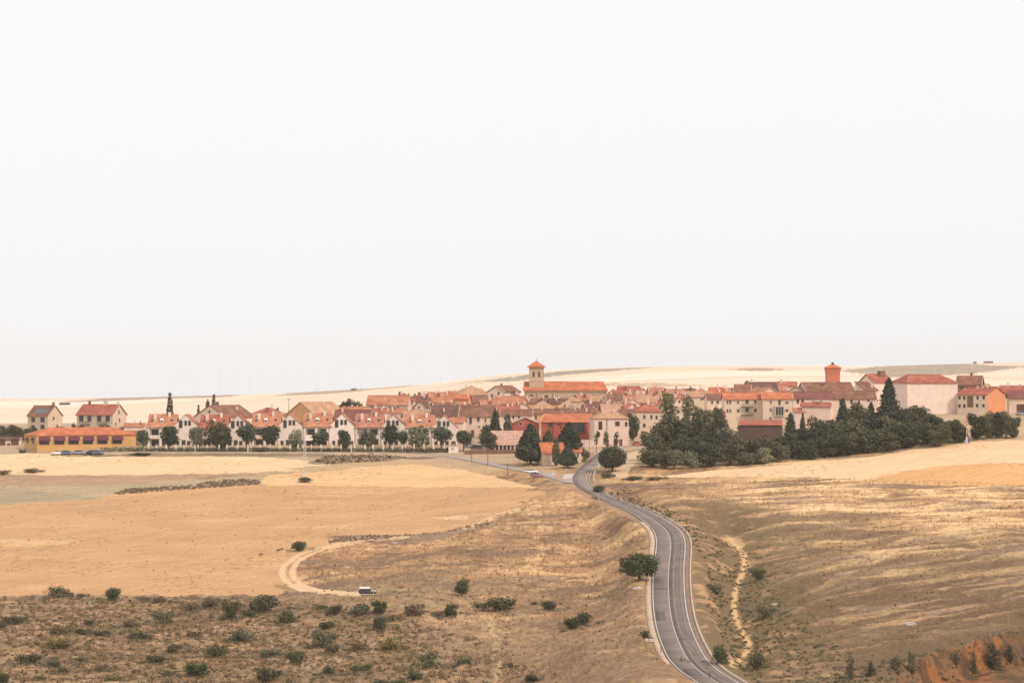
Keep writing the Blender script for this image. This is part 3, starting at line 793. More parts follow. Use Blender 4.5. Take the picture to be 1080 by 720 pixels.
for x in (50.5, 65, 79, 93, 107, 121.5):
    s = t['_s']; c = math.cos(R(29)); lx = (x - (43.5 + 140) / 2) * s / c; z = ZC + (CY - 460) * s - t.location.z
    a = MB(); hw = 5.2 * s / c
    a.prism_x([(-.03, z), (-.03, z - .12), (-1.25, z - 1.35), (-1.3, z - 1.3), (-1.3, z - 1.25)], lx - hw, lx + hw)
    a.build('awning', 'awning_plum', t)
for fr in (.3, .75):
    a = MB(); z = ZC + (CY - 461.2) * t['_s'] - t.location.z; xl = -t['_w'] / 2; yy = fr * 12.5
    a.prism_y([(xl - .03, z), (xl - .03, z - .12), (xl - .9, z - .85), (xl - .95, z - .8)], yy - .95, yy + .95)
    a.build('awning', 'awning_plum', t)
H('annex_building', 'low pinkish annex at the right end of the yellow restaurant', 'annex', 134, 149, 460.5, 454, 985, 'side', 8, 7, 'palest', 'roof_salmon', [(142.5, 466, 2.4, 3.6)])
H('farm_shed', 'low white shed with flat brown roof at the left edge', 'shed', -14, 20.5, 464.2, 460.8, 985, 'side', 4, 7, 'palest', 'roof_dark', [(9, 468.5, 3, 2.5)], doors=[(15.5, 2.6, 2.3), (2, 2.4, 2.3)])
H('back_house', 'low house with long pinkish roof between restaurant and cypress', 'house', 131, 152, 451.5, 446, 1060, 'side', 6, 9, 'palest', 'roof_salmon', auto=1)
# --- behind the terrace
H('gabled_farmhouse', 'pale gabled farmhouse with brown roof behind the second white terrace house', 'house', 203.5, 239, 439, 426.8, 1015, 'front', -34, 16, 'palest', 'roof_brown', [(221, 434, 2, 3)], chim=[(.42, .35, .7, 1.6), (.7, .7, .6, .9)])
H('village_house', 'house with low brown hip roof and chimney behind the third terrace house', 'house', 263, 297, 437, 429.5, 1030, 'hip', -8, 10, 'pink', 'roof_red', auto=1, chim=[(.62, .45, .6, 1.3)])
H('village_house', 'big ochre-roofed barn with brown right slope behind the fourth terrace house', 'barn', 300, 334, 437.5, 423.3, 1025, 'front', -32, 19, 'ochre', 'roof_pale', chim=[(.2, .3, .5, 1.4)])
H('village_house', 'house with dark brown ridge right of the ochre barn', 'house', 330, 352, 436, 428, 1040, 'side', -14, 10, 'beige', 'roof_brown', auto=1)
H('garden_pavilion', 'small open pavilion with red hip roof below the bushy trees', 'pavilion', 356.5, 369, 432, 427.6, 1020, 'hip', 0, 4, 'brown', 'roof_red')
H('village_house', 'long house with salmon roof and two dormers above the terrace', 'house', 386.5, 430, 426, 416.8, 1075, 'side', -6, 11, 'pink', 'roof_salmon', [(388.5, 429.7, 2.4, 3), (391.8, 429.7, 2.4, 3), (402, 430, 2, 2.6), (411, 430, 2, 2.6), (420, 430, 2, 2.6)], chim=[(.75, .5, .6, 1.2)])
t = bpy.data.objects[-1] if False else None
H('village_house', 'red hip-roofed house joined behind the long salmon house', 'house', 414, 434, 422.5, 414, 1092, 'hip', -6, 11, 'pink', 'roof_red', chim=[(.3, .5, .6, 1.0), (.75, .45, .5, .9)], auto=1)
H('village_house', 'house with broad maroon roof between fourth and fifth terrace gables', 'house', 352, 390, 442, 432, 1010, 'side', -4, 10, 'pink', 'roof_maroon', chim=[(.2, .4, .5, 1.0)])
H('village_house', 'house with faded olive-brown roof behind the fifth terrace gable', 'house', 424, 449, 444, 432.5, 1008, 'side', -12, 10, 'beige', 'roof_pale', chim=[(.15, .5, .5, 1.0)])
H('village_house', 'little house with salmon roof under the bushy trees', 'house', 368, 389, 433, 428.5, 1045, 'side', 0, 7, 'beige', 'roof_salmon', auto=1)
H('village_house', 'white gabled cottage left of the dark brown roofs', 'house', 437, 449, 428.5, 422, 1065, 'front', -10, 10, 'palest', 'roof_dark', [(442, 429.5, 1.8, 2.4)])
H('village_house', 'house with dark roof behind the white gabled cottage', 'house', 436, 453, 423.5, 417.5, 1110, 'side', 6, 9, 'beige', 'roof_maroon', auto=1, chim=[(.6, .5, .5, 1)])
H('village_house', 'cottage with small salmon roof left of the dark brown roofs', 'house', 447, 462, 428, 421.5, 1085, 'front', 22, 11, 'palest', 'roof_salmon', auto=1)
# --- middle, left of the church
H('manor_house', 'large house with broad brown hip roof on the skyline left of the church', 'house', 483, 520, 416, 406.3, 1150, 'hip', 14, 15, 'beige', 'roof_pale', [(505.5, 419, 2, 2.6), (490, 419.5, 2, 2.6)], chim=[(.36, .5, .7, 1.0), (.8, .5, .7, 1.2)])
H('village_house', 'white house with brown roof and gable wall on the skyline', 'house', 514, 532.5, 412.5, 406.2, 1140, 'front', -24, 15, 'palest', 'roof_brown', [(519, 417, 2, 2.6), (526, 414.5, 2, 2.4), (526, 420.5, 2, 2.6)], chim=[(.45, .4, .6, .9)])
H('village_house', 'house with wide salmon roof left of the manor', 'house', 454.5, 485, 423.5, 413.5, 1105, 'side', 10, 12, 'pink', 'roof_salmon', auto=1, chim=[(.35, .5, .5, 1), (.62, .4, .5, 1)])
H('village_house', 'small house with bright orange roof and ochre wall', 'house', 479.5, 494, 420, 415.8, 1088, 'side', -6, 8, 'orange', 'roof_orange', chim=[(.9, .3, .5, 1)])
H('village_house', 'low pale house with brown lean-to roof below the manor', 'house', 492, 514, 424, 417.5, 1092, 'shed', 0, 9, 'palest', 'roof_brown', [(499, 426, 2, 2), (506, 426, 2, 2)])
H('village_house', 'house with faded tan roof right of the orange house', 'house', 508, 526, 428.5, 421.5, 1080, 'side', 5, 9, 'palest', 'roof_salmon', auto=1, chim=[(.5, .5, .5, 1)])
H('storehouse', 'long storehouse with big dark brown roof', 'storehouse', 455.5, 502, 438, 427.2, 1030, 'side', 4, 13, 'pink', 'roof_dark', [(488, 443, 2, 3)], chim=[(.28, .2, .5, 1.2), (.55, .6, .5, .8)])
H('townhouse', 'pinkish white house with brown roof and tall window behind the conifers', 'house', 484.5, 522, 438.4, 427.5, 1012, 'side', -3, 13, 'pink', 'roof_brown', [(496.3, 443.5, 2.8, 6.5), (504.5, 442.2, 2.6, 4), (512, 443, 1.6, 4), (505.5, 450, 1.6, 2), (490, 449, 1.8, 3)], chim=[(.12, .3, .5, 1)], doors=[(498.5, 1.1, 2.2)])
H('village_house', 'small house with salmon lean-to roof beside the sixth terrace gable', 'house', 475, 488.5, 444.8, 439.6, 998, 'side', -6, 8, 'pink', 'roof_salmon', chim=[(.3, .5, .5, .9)])
H('village_house', 'house with long pink roof in front of the church door end', 'house', 522, 553, 425, 417.6, 1115, 'side', -3, 11, 'pink', 'roof_salmon', [(526, 427, 2, 2.8), (531, 427, 2, 2.8), (535, 426.5, 2, 2.8), (546, 427, 2, 2.4)], chim=[(.45, .5, .6, 1.1), (.18, .5, .5, 1)])
H('village_house', 'house with brick-red roof under the long pink roof', 'house', 521, 549, 433.5, 427, 1062, 'side', 5, 9, 'pink', 'roof_red', chim=[(.55, .4, .8, .8)], auto=1)
H('village_house', 'cream house with brown roof and small windows behind the red gable', 'house', 528, 561, 437.4, 431.6, 1035, 'side', -3, 9, 'palest', 'roof_brown', [(532.5, 441, 1.6, 3.2), (541.5, 440, 1.8, 3.4), (547.3, 439.3, 1.8, 3), (537, 441, 1.4, 2.4)])
t = H('red_house', 'red gabled house with white fascia left of the long red building', 'house', 539.5, 568.5, 445.5, 438.7, 990, 'front', 0, 12, 'red', 'roof_red', [(549, 446.7, 3.2, 3.6)], fm='frame_white', chim=[(.82, .2, .6, 1.2)])
f = MB(); w2 = t['_w'] / 2; sl = (t['_r'] - t['_e']) / w2
for sg in (-1, 1):
    f.add([(sg * (w2 + .4), -.46, t['_e'] - .4 * sl + .03), (0, -.46, t['_r'] + .03), (0, -.46, t['_r'] - .28), (sg * (w2 + .4), -.46, t['_e'] - .4 * sl - .28),
           (sg * (w2 + .4), -.405, t['_e'] - .4 * sl + .03), (0, -.405, t['_r'] + .03), (0, -.405, t['_r'] - .28), (sg * (w2 + .4), -.405, t['_e'] - .4 * sl - .28)],
          [(0, 1, 2, 3), (7, 6, 5, 4), (0, 4, 5, 1), (3, 2, 6, 7), (0, 3, 7, 4), (1, 5, 6, 2)])
f.build('fascia', 'frame_white', t)
# long red building with a veranda
t = H('red_building', 'long red building with bright orange roof and dark veranda', 'building', 571, 619, 444.2, 436.2, 982, 'side', -13, 12, 'red', 'roof_orange',
      [(580.5, 448, 4.6, 4), (590, 449, 3, 3.5)], rwins=[(.35, 447, 2, 3)], fm='frame_brown')
s = t['_s']; xw = lambda px: (px - (571 + 619) / 2) * s / math.cos(R(-13))
v = MB(); zt = ZC + (CY - 445.2) * s - t.location.z; zb = ZC + (CY - 455) * s - t.location.z
v.box(xw(602), xw(617.5), -.1, .02, zb, zt); v.build('veranda_glazing', 'glass_dark', t)
v = MB()
for k in range(5):
    x = xw(602) + (xw(617.5) - xw(602)) * k / 4; v.box(x - .06, x + .06, -1.3, -1.18, zb - .15, zt - .25)
v.box(xw(602), xw(617.5), -1.35, -.1, zb - .3, zb - .12)
v.build('veranda_rail', 'frame_brown', t)
v = MB(); v.box(xw(585.5), xw(590.8), -2.4, .02, -1.5, ZC + (CY - 448.5) * s - t.location.z); v.build('porch_wall', 'wall_red', t)
# pale hip-roofed house by the junction
t = H('villa', 'pale pink villa with square hip roof beside the round junction tree', 'villa', 627, 663, 440.8, 430.3, 966, 'hip', 6, 12.5, 'pink', 'roof_pale',
      [(633.2, 448.5, 3.6, 8), (651.3, 446.6, 4.2, 4.2), (631, 457.5, 3, 4), (660.5, 447, 2, 4)], chim=[(.3, .4, .6, 1), (.62, .3, .6, .9)], doors=[(649, 1.2, 2.3), (654.8, 1.1, 2.3), (640.8, .9, 2.3)], fm='frame_brown')
d = MB(); s = t['_s']; x = (640 - 645) * s; d.tube([(x, -.12, 0), (x, -.12, t['_e'] - .3)], [.09, .09]); d.build('downpipe', 'frame_brown', t)
# --- church
s = 1155 / F
T = thing('church', 'long stone church with bright orange roof and square bell tower', 'church', ((596.5 - CX) * s, 1155, hz((596.5 - CX) * s, 1155)))
z0 = T.location.z; zz = lambda py: ZC + (CY - py) * s - z0; xx = lambda px: (px - 596.5) * s
m = MB(); m.box(xx(553), xx(640), 0, 13, -3, zz(411.6)); 
for px in (568, 585, 612, 628):
    m.box(xx(px) - .35, xx(px) + .35, -.5, 0, -3, zz(413.5))
m.build('wall', 'wall_stone', T)
m = MB(); e, r = zz(411.2), zz(402)
m.hip(xx(552) - .2, xx(641) + .1, -.6, 13.6, e, r, xx(552) + .3, xx(641) - 1.6, 6.5, .35); rf = m.build('roof', 'roof_orange', T)
m = MB(); m.box(xx(552.8), xx(640.4), -.35, -.02, e - .75, e - .36); m.build('cornice', 'frame_stone', T)
for px, py in ((560.5, 417.3), (576.4, 417.8), (606, 418), (622, 418)):
    window(T, xx(px), 0, zz(py), 1.3, 1.0)
TW = 15.5 * s
m = MB(); m.box(xx(558), xx(573.6), 1.5, 1.5 + TW, e - .3, zz(386.6))
tw = m.build('bell_tower', 'wall_stone', T)
m = MB(); m.box(xx(558) - .12, xx(573.6) + .12, 1.38, 1.62 + TW, zz(401.2), zz(400.2)); m.build('string_course', 'frame_stone', tw)
m = MB(); o = .7
m.hip(xx(558) - o, xx(573.6) + o, 1.5 - o, 1.5 + TW + o, zz(386.4), zz(380), xx(565.8) - .03, xx(565.8) + .03, 1.5 + TW / 2, .3); m.build('tower_roof', 'roof_orange', tw)
m = MB(); m.tube([(xx(565.8), 1.5 + TW / 2, zz(380) - .1), (xx(565.8), 1.5 + TW / 2, zz(380) + 1.0)], [.05, .04]); m.box(xx(565.8) - .3, xx(565.8) + .3, 1.46 + TW / 2, 1.54 + TW / 2, zz(380) + .6, zz(380) + .7); m.build('cross', 'steel_dark', tw)
for side in range(2):
    for k in (-1, 1):
        m = MB(); q = 1.0 * s; h0, h1 = zz(397.2), zz(392.6)
        poly = [(-q, h0), (q, h0)] + [(q * math.cos(a), h1 + q * math.sin(a)) for a in (math.pi * i / 8 for i in range(9))]
        if side == 0:
            x = xx(565.8) + k * 2.95 * s; m.prism_y([(x + a, b) for a, b in poly], 1.42, 1.49)
        else:
            y = 1.5 + TW / 2 + k * 2.95 * s; m.prism_x([(y + a, b) for a, b in poly], xx(573.6) + .01, xx(573.6) + .08)
        m.build('bell_opening', 'glass_dark', tw)
# --- in front of the church
H('village_house', 'house with pale ochre hip roof, leftmost of three before the church', 'house', 561, 586, 430.4, 422.3, 1085, 'hip', 4, 11, 'brown', 'roof_pale', auto=1)
H('village_house', 'house with pale ochre hip roof, second of three before the church', 'house', 587, 605, 429.8, 422.3, 1082, 'hip', -5, 10, 'ochre', 'roof_pale', chim=[(.7, .4, .5, .8)])
H('village_house', 'small house with pale grey-green hip roof close to the church wall', 'house', 598, 612, 423, 417.6, 1120, 'hip', 0, 8, 'beige', 'roof_pale')
H('village_house', 'house with low pale roof, rightmost of three before the church', 'house', 607, 623, 429, 424, 1082, 'hip', 5, 8, 'ochre', 'roof_pale')
H('village_house', 'house with shaded brown wall under the leftmost ochre hip roof', 'house', 559, 592, 435.6, 431.2, 1045, 'side', -2, 8, 'ochre', 'roof_brown', auto=1)
H('village_house', 'low long house with brown roof behind the orange roof of the red building', 'house', 592, 628, 435.8, 430.6, 1045, 'side', 2, 8, 'beige', 'roof_brown', auto=1, chim=[(.55, .5, .5, .9)])
H('village_house', 'grey-pink house close under the middle of the church', 'house', 611, 625, 421.5, 416.5, 1125, 'side', 10, 8, 'pink', 'roof_salmon', auto=1, chim=[(.3, .5, .5, 1)])
H('village_house', 'small yellow house under the right end of the church', 'house', 622.5, 634, 422.5, 417.5, 1120, 'side', -8, 7, 'yellow', 'roof_pale', [(628, 425, 2, 2.4)])
H('village_house', 'narrow white house right of the small yellow house', 'house', 633, 641, 423, 417, 1112, 'front', -6, 8, 'white', 'roof_salmon', [(637, 425.5, 1.6, 2.4)])
H('village_house', 'house with mauve roof below the narrow white house', 'house', 618, 640, 430, 424.5, 1078, 'side', 6, 9, 'beige', 'roof_maroon', chim=[(.25, .5, .5, 1), (.8, .5, .5, 1)], auto=1)
H('village_house', 'beige house with brown roof right of the church', 'house', 640, 657, 421.3, 415.8, 1105, 'side', 0, 9, 'beige', 'roof_brown', [(653.7, 428.3, 2.4, 3), (645, 426, 2, 2.4)], chim=[(.3, .5, .5, 1)])
H('village_house', 'small red-roofed house touching the right end of the church', 'house', 642, 652.5, 414.2, 409.8, 1150, 'hip', 0, 8, 'pink', 'roof_red')
H('village_house', 'house with wide brown roof right of the church end', 'house', 650.5, 673, 415.4, 407.2, 1175, 'side', -7, 12, 'beige', 'roof_red', auto=1)
H('village_house', 'house with tan roof stepping down right of the beige house', 'house', 656, 671.5, 421.8, 416.2, 1110, 'side', -8, 9, 'ochre', 'roof_salmon', auto=2, chim=[(.7, .5, .5, 1)])
H('village_house', 'cottage with tiled lean-to roof behind the pink villa', 'house', 652, 668, 436.8, 431.5, 1020, 'side', -6, 8, 'palest', 'roof_brown', auto=1)
H('village_house', 'pale house with low roof above the villa chimney', 'house', 636, 656, 431.5, 425.5, 1050, 'side', 8, 8, 'palest', 'roof_pale', auto=1, chim=[(.6, .5, .5, .9)])
# --- middle right cluster
H('townhouse', 'beige house with red hip roof left of the tall poplar', 'house', 671, 699, 433.8, 424, 1005, 'hip', 5, 12, 'beige', 'roof_red', [(679.5, 439.5, 2.2, 4), (679.5, 448.5, 2.6, 4), (687, 439.5, 2.2, 4), (692.5, 440, 2.2, 4)], chim=[(.52, .4, .7, 1.6)])
H('village_house', 'house with faded pink roof up behind the red hip roof', 'house', 672, 700, 423.5, 415.2, 1100, 'side', -5, 10, 'palest', 'roof_pale', auto=1, chim=[(.2, .5, .5, 1), (.7, .5, .5, 1)])
for (a, b, ev, rg, Y, st, yw, wl, rf, lb) in [
    (660, 676, 426.5, 420.5, 1080, 'front', 18, 'palest', 'roof_salmon', 'white gabled cottage stepping up left of the faded pink roof'),
    (672, 684, 413.2, 408.7, 1190, 'front', 12, 'white', 'roof_pale', 'whitish gable house on the skyline behind the red hip roof'),
    (683, 699, 412.6, 408.4, 1215, 'side', -6, 'palest', 'roof_salmon', 'skyline house with pink roof left of the poplar top'),
    (676, 694, 417, 411.6, 1160, 'side', 9, 'pink', 'roof_salmon', 'house with salmon roof just under the skyline left of the poplar'),
    (694, 709, 417.5, 412.8, 1150, 'side', -4, 'palest', 'roof_pale', 'pale-roofed house half hidden by the poplar top'),
    (705, 722, 415.2, 410.2, 1190, 'side', 5, 'pink', 'roof_salmon', 'pink-roofed house between the two poplar tops'),
    (709, 724, 425.5, 418.4, 1095, 'front', 24, 'palest', 'roof_salmon', 'gabled pink cottage between the two poplars'),
    (708, 723, 436.5, 428, 1050, 'front', -20, 'white', 'roof_pale', 'white gabled cottage low between the two poplars'),
    (720, 734, 414.4, 409.7, 1205, 'side', -3, 'beige', 'roof_brown', 'skyline house with brown roof right of the poplars'),
    (733, 748, 413.6, 409.6, 1210, 'hip', 4, 'palest', 'roof_salmon', 'low skyline house with salmon hip roof over the yellow wall'),
    (746.5, 760, 416.5, 408.4, 1130, 'side', -12, 'ochre', 'roof_orange', 'house with orange-red roof at the right end of the yellow wall'),
    (757, 776, 414.6, 409, 1165, 'side', 5, 'palest', 'roof_salmon', 'pink-roofed house behind the apartment block left end')]:
    H('village_house', lb, 'house', a, b, ev, rg, Y, st, yw, 9, wl, rf, auto=1, chim=[(.6, .5, .5, 1.0)])
H('village_house', 'long house with plain cream-yellow wall behind the poplars', 'house', 724, 750, 417.8, 412.5, 1100, 'side', -4, 10, 'cream', 'roof_pale', [(740, 421, 1.8, 2)])
H('village_house', 'yellowish house with low brown roof left of the apartment block', 'house', 746, 765, 420.5, 415.5, 1060, 'side', 4, 9, 'cream', 'roof_brown', [(757, 424, 2.2, 3), (751, 424, 2, 2.6)])
H('garden_shed', 'low pinkish shed roof among the trees left of the apartments', 'shed', 750, 765, 438, 434, 975, 'side', 0, 6, 'pink', 'roof_maroon')
# --- apartments
t = H('apartment_block', 'cream apartment block with orange roof and dark balconies, left one', 'apartment block', 764, 804.5, 420.4, 414.2, 988, 'side', 0, 12, 'cream', 'roof_orange',
      [(767.3, 424, 1.6, 3), (770.2, 424, 1.6, 3), (767.3, 433, 1.6, 3.2), (770.2, 433, 1.6, 3.2), (778.5, 424, 2, 2.6), (778.5, 433, 2, 2.6), (796.5, 423.5, 2, 3), (796.8, 432.5, 2.6, 3), (788, 423, 3, 4), (788, 432, 3, 4)])
def balcony(t, px, py, w, h, x0, x1, m='steel_dark'):
    s = t['_s']; x = (px - (x0 + x1) / 2) * s; z = ZC + (CY - py) * s - t.location.z
    b = MB(); w *= s / 2; h *= s
    b.box(x - w, x + w, -1.3, -.1, z - .18, z)
    n = max(4, int(w * 2 / .3))
    for k in range(n + 1):
        b.box(x - w + k * 2 * w / n - .03, x - w + k * 2 * w / n + .03, -1.3, -1.24, z, z + h)
    b.box(x - w - .03, x + w + .03, -1.33, -1.22, z + h, z + h + .07)
    b.build('balcony', m, t)
for py in (428.3, 437): balcony(t, 788, py, 12, 3.2, 764, 804.5)
t = H('apartment_block', 'cream apartment block with glazed stair bay, right one of two', 'apartment block', 804.7, 836, 420, 413.6, 984, 'side', 0, 12, 'cream', 'roof_orange',
      [(813, 424, 1.6, 2.8), (813, 432, 1.6, 2.8), (830, 424.5, 3, 1.8), (830, 432.6, 3, 1.8), (830, 441, 3, 1.8), (812.5, 441, 2, 2.4)])
b = MB(); s = t['_s']; xl = lambda px: (px - (804.7 + 836) / 2) * s; z = lambda py: ZC + (CY - py) * s - t.location.z
b.box(xl(817), xl(827), -.75, -.02, z(438.5), z(428)); b.build('glazed_bay', 'wall_grey', t)
b = MB()
for k in range(3):
    b.box(xl(818.2 + 2.8 * k), xl(820.4 + 2.8 * k), -.79, -.75, z(437.5), z(429)); 
b.box(xl(821), xl(823.2), -.06, -.02, z(427), z(421.5)); b.build('bay_window', 'glass_dark', t)
# --- rows behind the apartments
H('village_house', 'house with dark brown roof and skylight left of the tower', 'house', 774, 791, 414.5, 405.2, 1065, 'side', -8, 11, 'pink', 'roof_brown', auto=1)
H('village_house', 'large house with dark maroon roof behind the apartment blocks', 'house', 789, 822, 414.2, 402.8, 1072, 'side', 4, 13, 'brown', 'roof_dark', chim=[(.03, .4, .8, 1.2), (.2, .5, .5, .9)])
H('village_house', 'white house with red roof on the skyline between maroon roof and brick tower', 'house', 821, 840, 406.8, 402.4, 1110, 'side', -5, 9, 'white', 'roof_red', [(825, 409, 2, 2)], chim=[(.15, .4, .9, 1)])
H('village_house', 'house with salmon roof just above the apartment blocks', 'house', 803, 822, 414, 408, 1035, 'front', 20, 12, 'pink', 'roof_salmon')
H('village_house', 'pale gabled house with brown roof above the right apartment block', 'house', 829, 849, 413.2, 407.8, 1038, 'front', -18, 13, 'palest', 'roof_brown')
H('village_house', 'long house with brown roof and white left gable below the brick tower', 'house', 850, 902, 411.8, 403, 1040, 'side', 10, 12, 'white', 'roof_brown', [(862, 413.6, 2, 1.6), (868, 413.6, 2, 1.6), (894, 413.4, 2, 1.6)], chim=[(.4, .3, 1.0, .7)])
H('village_house', 'long terrace with maroon roof right of the apartment blocks', 'house', 836.5, 878, 419.8, 412.8, 992, 'side', 0, 11, 'palest', 'roof_maroon', [(841.5, 423, 2.4, 4), (846.5, 423, 2.4, 4), (858, 424, 2, 2.4), (866, 424, 2, 2.4)])
H('village_house', 'long pale terrace with brown roof behind the conifers', 'house', 878, 924, 419.8, 412.2, 994, 'side', 0, 11, 'palest', 'roof_brown', [(898, 423.5, 2.4, 4), (906, 423.5, 2, 3), (915.8, 421.5, 2, 3.4), (886, 423, 2, 3)], doors=[(900, 2.2, 2.6)])
H('village_house', 'cream house with small brown roof in front of the maroon terrace', 'house', 846, 876, 428, 424.3, 958, 'side', -4, 9, 'pink', 'roof_red', chim=[(.55, .3, 1.2, .6)], auto=0)
H('village_house', 'small pink lean-to with tiled roof beside the right apartment block', 'house', 838, 849, 433.5, 430, 957, 'shed', 0, 5, 'pink', 'roof_salmon')
# brick tower
s = 1075 / F; xc = (878.2 - CX) * s
T = thing('brick_tower', 'square orange brick tower with flared top and low pointed cap', 'tower', (xc, 1075, hz(xc, 1075)), R(0))
zz = lambda py: ZC + (CY - py) * s - T.location.z
def ring(hw, z): return [(-hw, -hw, z), (hw, -hw, z), (hw, hw, z), (-hw, hw, z)]
m = MB(); hw0, hw1 = 7.0 * s, 7.9 * s
m.add(ring(hw0, -3) + ring(hw0, zz(395)) + ring(hw1, zz(388.2)), [(3, 2, 1, 0), (8, 9, 10, 11)] + [(k * 4 + i, k * 4 + (i + 1) % 4, (k + 1) * 4 + (i + 1) % 4, (k + 1) * 4 + i) for k in range(2) for i in range(4)])
m.build('shaft', 'wall_brick', T)
m = MB(); m.hip(-hw1 - .25, hw1 + .25, -hw1 - .25, hw1 + .25, zz(387.6), zz(384), -.5, .5, 0, .25); rf = m.build('cap', 'roof_orange', T)
m = MB(); m.tube([(0, 0, zz(384) - .2), (0, 0, zz(384) + .25), (0, 0, zz(384) + .6), (0, 0, zz(384) + .8)], [.35, .5, .45, .05], 8); m.build('finial', 'steel_dark', rf)
m = MB(); m.box(-.7, .7, -hw0 - .06, -hw0 + .02, zz(404.2), zz(402.4)); m.build('vent', 'steel_pale', T)
# --- right edge
H('village_house', 'pale house with sloping red roof left of the big white hall', 'house', 921, 942, 402.5, 394.5, 1015, 'side', 24, 10, 'palest', 'roof_red', chim=[(.72, .4, 2.0, 1.6)])
H('village_house', 'lower pink wing right of the sloping red roof', 'house', 913, 926, 411, 402.5, 1005, 'shed', 20, 8, 'pink', 'roof_brown', auto=1)
t = H('white_hall', 'big windowless pale pink hall with brown hip roof', 'hall', 956, 1011, 403.3, 394.3, 962, 'hip', 13, 16, 'palest', 'roof_red', rfrac=.62)
H('village_house', 'dark-roofed house with long solar panel right of the pale hall', 'house', 1009, 1034, 405, 396.2, 1010, 'side', -14, 11, 'brown', 'roof_brown', auto=1)
t = bpy.data.objects.get('village_house')
h2 = H('village_house', 'yellow house with red roof and blank orange gable wall', 'house', 1011.5, 1039, 415.3, 407.6, 958, 'side', -38, 12.5, 'cream', 'roof_red',
       [(1013.5, 419.5, 2, 3.6), (1018, 419.5, 2, 3.6), (1030.5, 419.3, 2, 3.6), (1036.2, 419, 2, 3.6), (1013.5, 428, 2, 3.4), (1018, 428, 2, 3.4), (1030, 427.5, 2, 3.2), (1036, 427.5, 2, 3.2)], chim=[(k / 6 + .1, .4, .4, .7) for k in range(5)])
g = MB(); w = h2['_w'] / 2; d = h2['_d']; e = h2['_e'] - .26; r = h2['_r'] - .26
g.prism_x([(-.02, -2.5), (d + .02, -2.5), (d + .02, e), (d / 2, r), (-.02, e)], w + .004, w + .07); g.build('gable_wall', 'wall_orange', h2)
g = MB(); s = h2['_s']; c = math.cos(R(-38)); zf = lambda py: ZC + (CY - py) * s - h2.location.z
for px in (1023.5,):
    x = (px - (1011.5 + 1039) / 2) * s / c; g.box(x - 1.1, x + 1.1, -.05, .02, zf(429.5), zf(417.5))
g.build('entrance_bay', 'wall_brown', h2)
H('village_house', 'house with dark red roof at the right edge, behind the orange gable', 'house', 1056, 1100, 412.2, 406.6, 1000, 'side', -5, 11, 'beige', 'roof_red', auto=1, chim=[(.2, .5, .6, 1)])
H('village_house', 'garage building with mauve roof and dark opening at the right edge', 'garage', 1064.5, 1100, 419.3, 412.2, 965, 'side', -6, 10, 'beige', 'roof_maroon', doors=[(1079, 4.2, 3.2)])
H('long_barn', 'low barn with orange ridge and dark plum front among the trees', 'barn', 781, 825, 447.3, 443, 925, 'side', -2, 9, 'mauve', 'roof_red')
# little house under the conifers
t = H('chapel_house', 'small beige house with orange roof behind the junction conifers', 'house', 572.5, 596, 477, 466.5, 908, 'side', 12, 9, 'beige', 'roof_orange', rwins=[(.5, 482, 2.4, 3)])
H('wing_building', 'narrow beige wing right of the small house under the conifers', 'annex', 603, 613, 475.6, 471.5, 912, 'side', 0, 6, 'cream', 'roof_orange', [(609.5, 480, 1.6, 3)])
# open shed with ribbed roof
s = 964 / F; xc = (534.5 - CX) * s
T = thing('open_shed', 'long low open shed with faded ribbed roof and white posts', 'shed', (xc, 964, hz(xc, 964)))
zz = lambda py, q=1.0: ZC + (CY - py) * s * q - T.location.z
w = 34.5 * s; e = max(zz(469.3), 1.3); r = zz(454, 975 / 964)
m = MB(); n = 46; dp = 11
vs = []
for j, (y, z) in enumerate([(-.4, e), (dp, r)]):
    for k in range(n + 1):
        vs.append((-w / 2 + w * k / n, y, z + (.09 if k % 2 else 0)))
for j, (y, z) in enumerate([(-.4, e - .06), (dp, r - .06)]):
    for k in range(n + 1):
        vs.append((-w / 2 + w * k / n, y, z + (.09 if k % 2 else 0)))
N1 = n + 1
fs = [(k, k + 1, N1 + k + 1, N1 + k) for k in range(n)] + [(2 * N1 + k + 1, 2 * N1 + k, 3 * N1 + k, 3 * N1 + k + 1) for k in range(n)] + [(k, 2 * N1 + k, 2 * N1 + k + 1, k + 1) for k in range(n)]
m.add(vs, fs)
m.build('roof', 'shed_roof', T)
for k in range(9):
    m = MB(); x = -w / 2 + .2 + (w - .4) * k / 8; m.box(x - .14, x + .14, -.15, .13, -1, e - .03); m.build('post', 'post_white', T)
m = MB(); m.box(-w / 2, w / 2, dp - .3, dp - .1, -1, r - .2); m.build('back_wall', 'wall_brown', T); m = MB(); m.box(-w / 2, w / 2, .9, 1.1, -1, .9); m.build('low_wall', 'wall_brown', T)
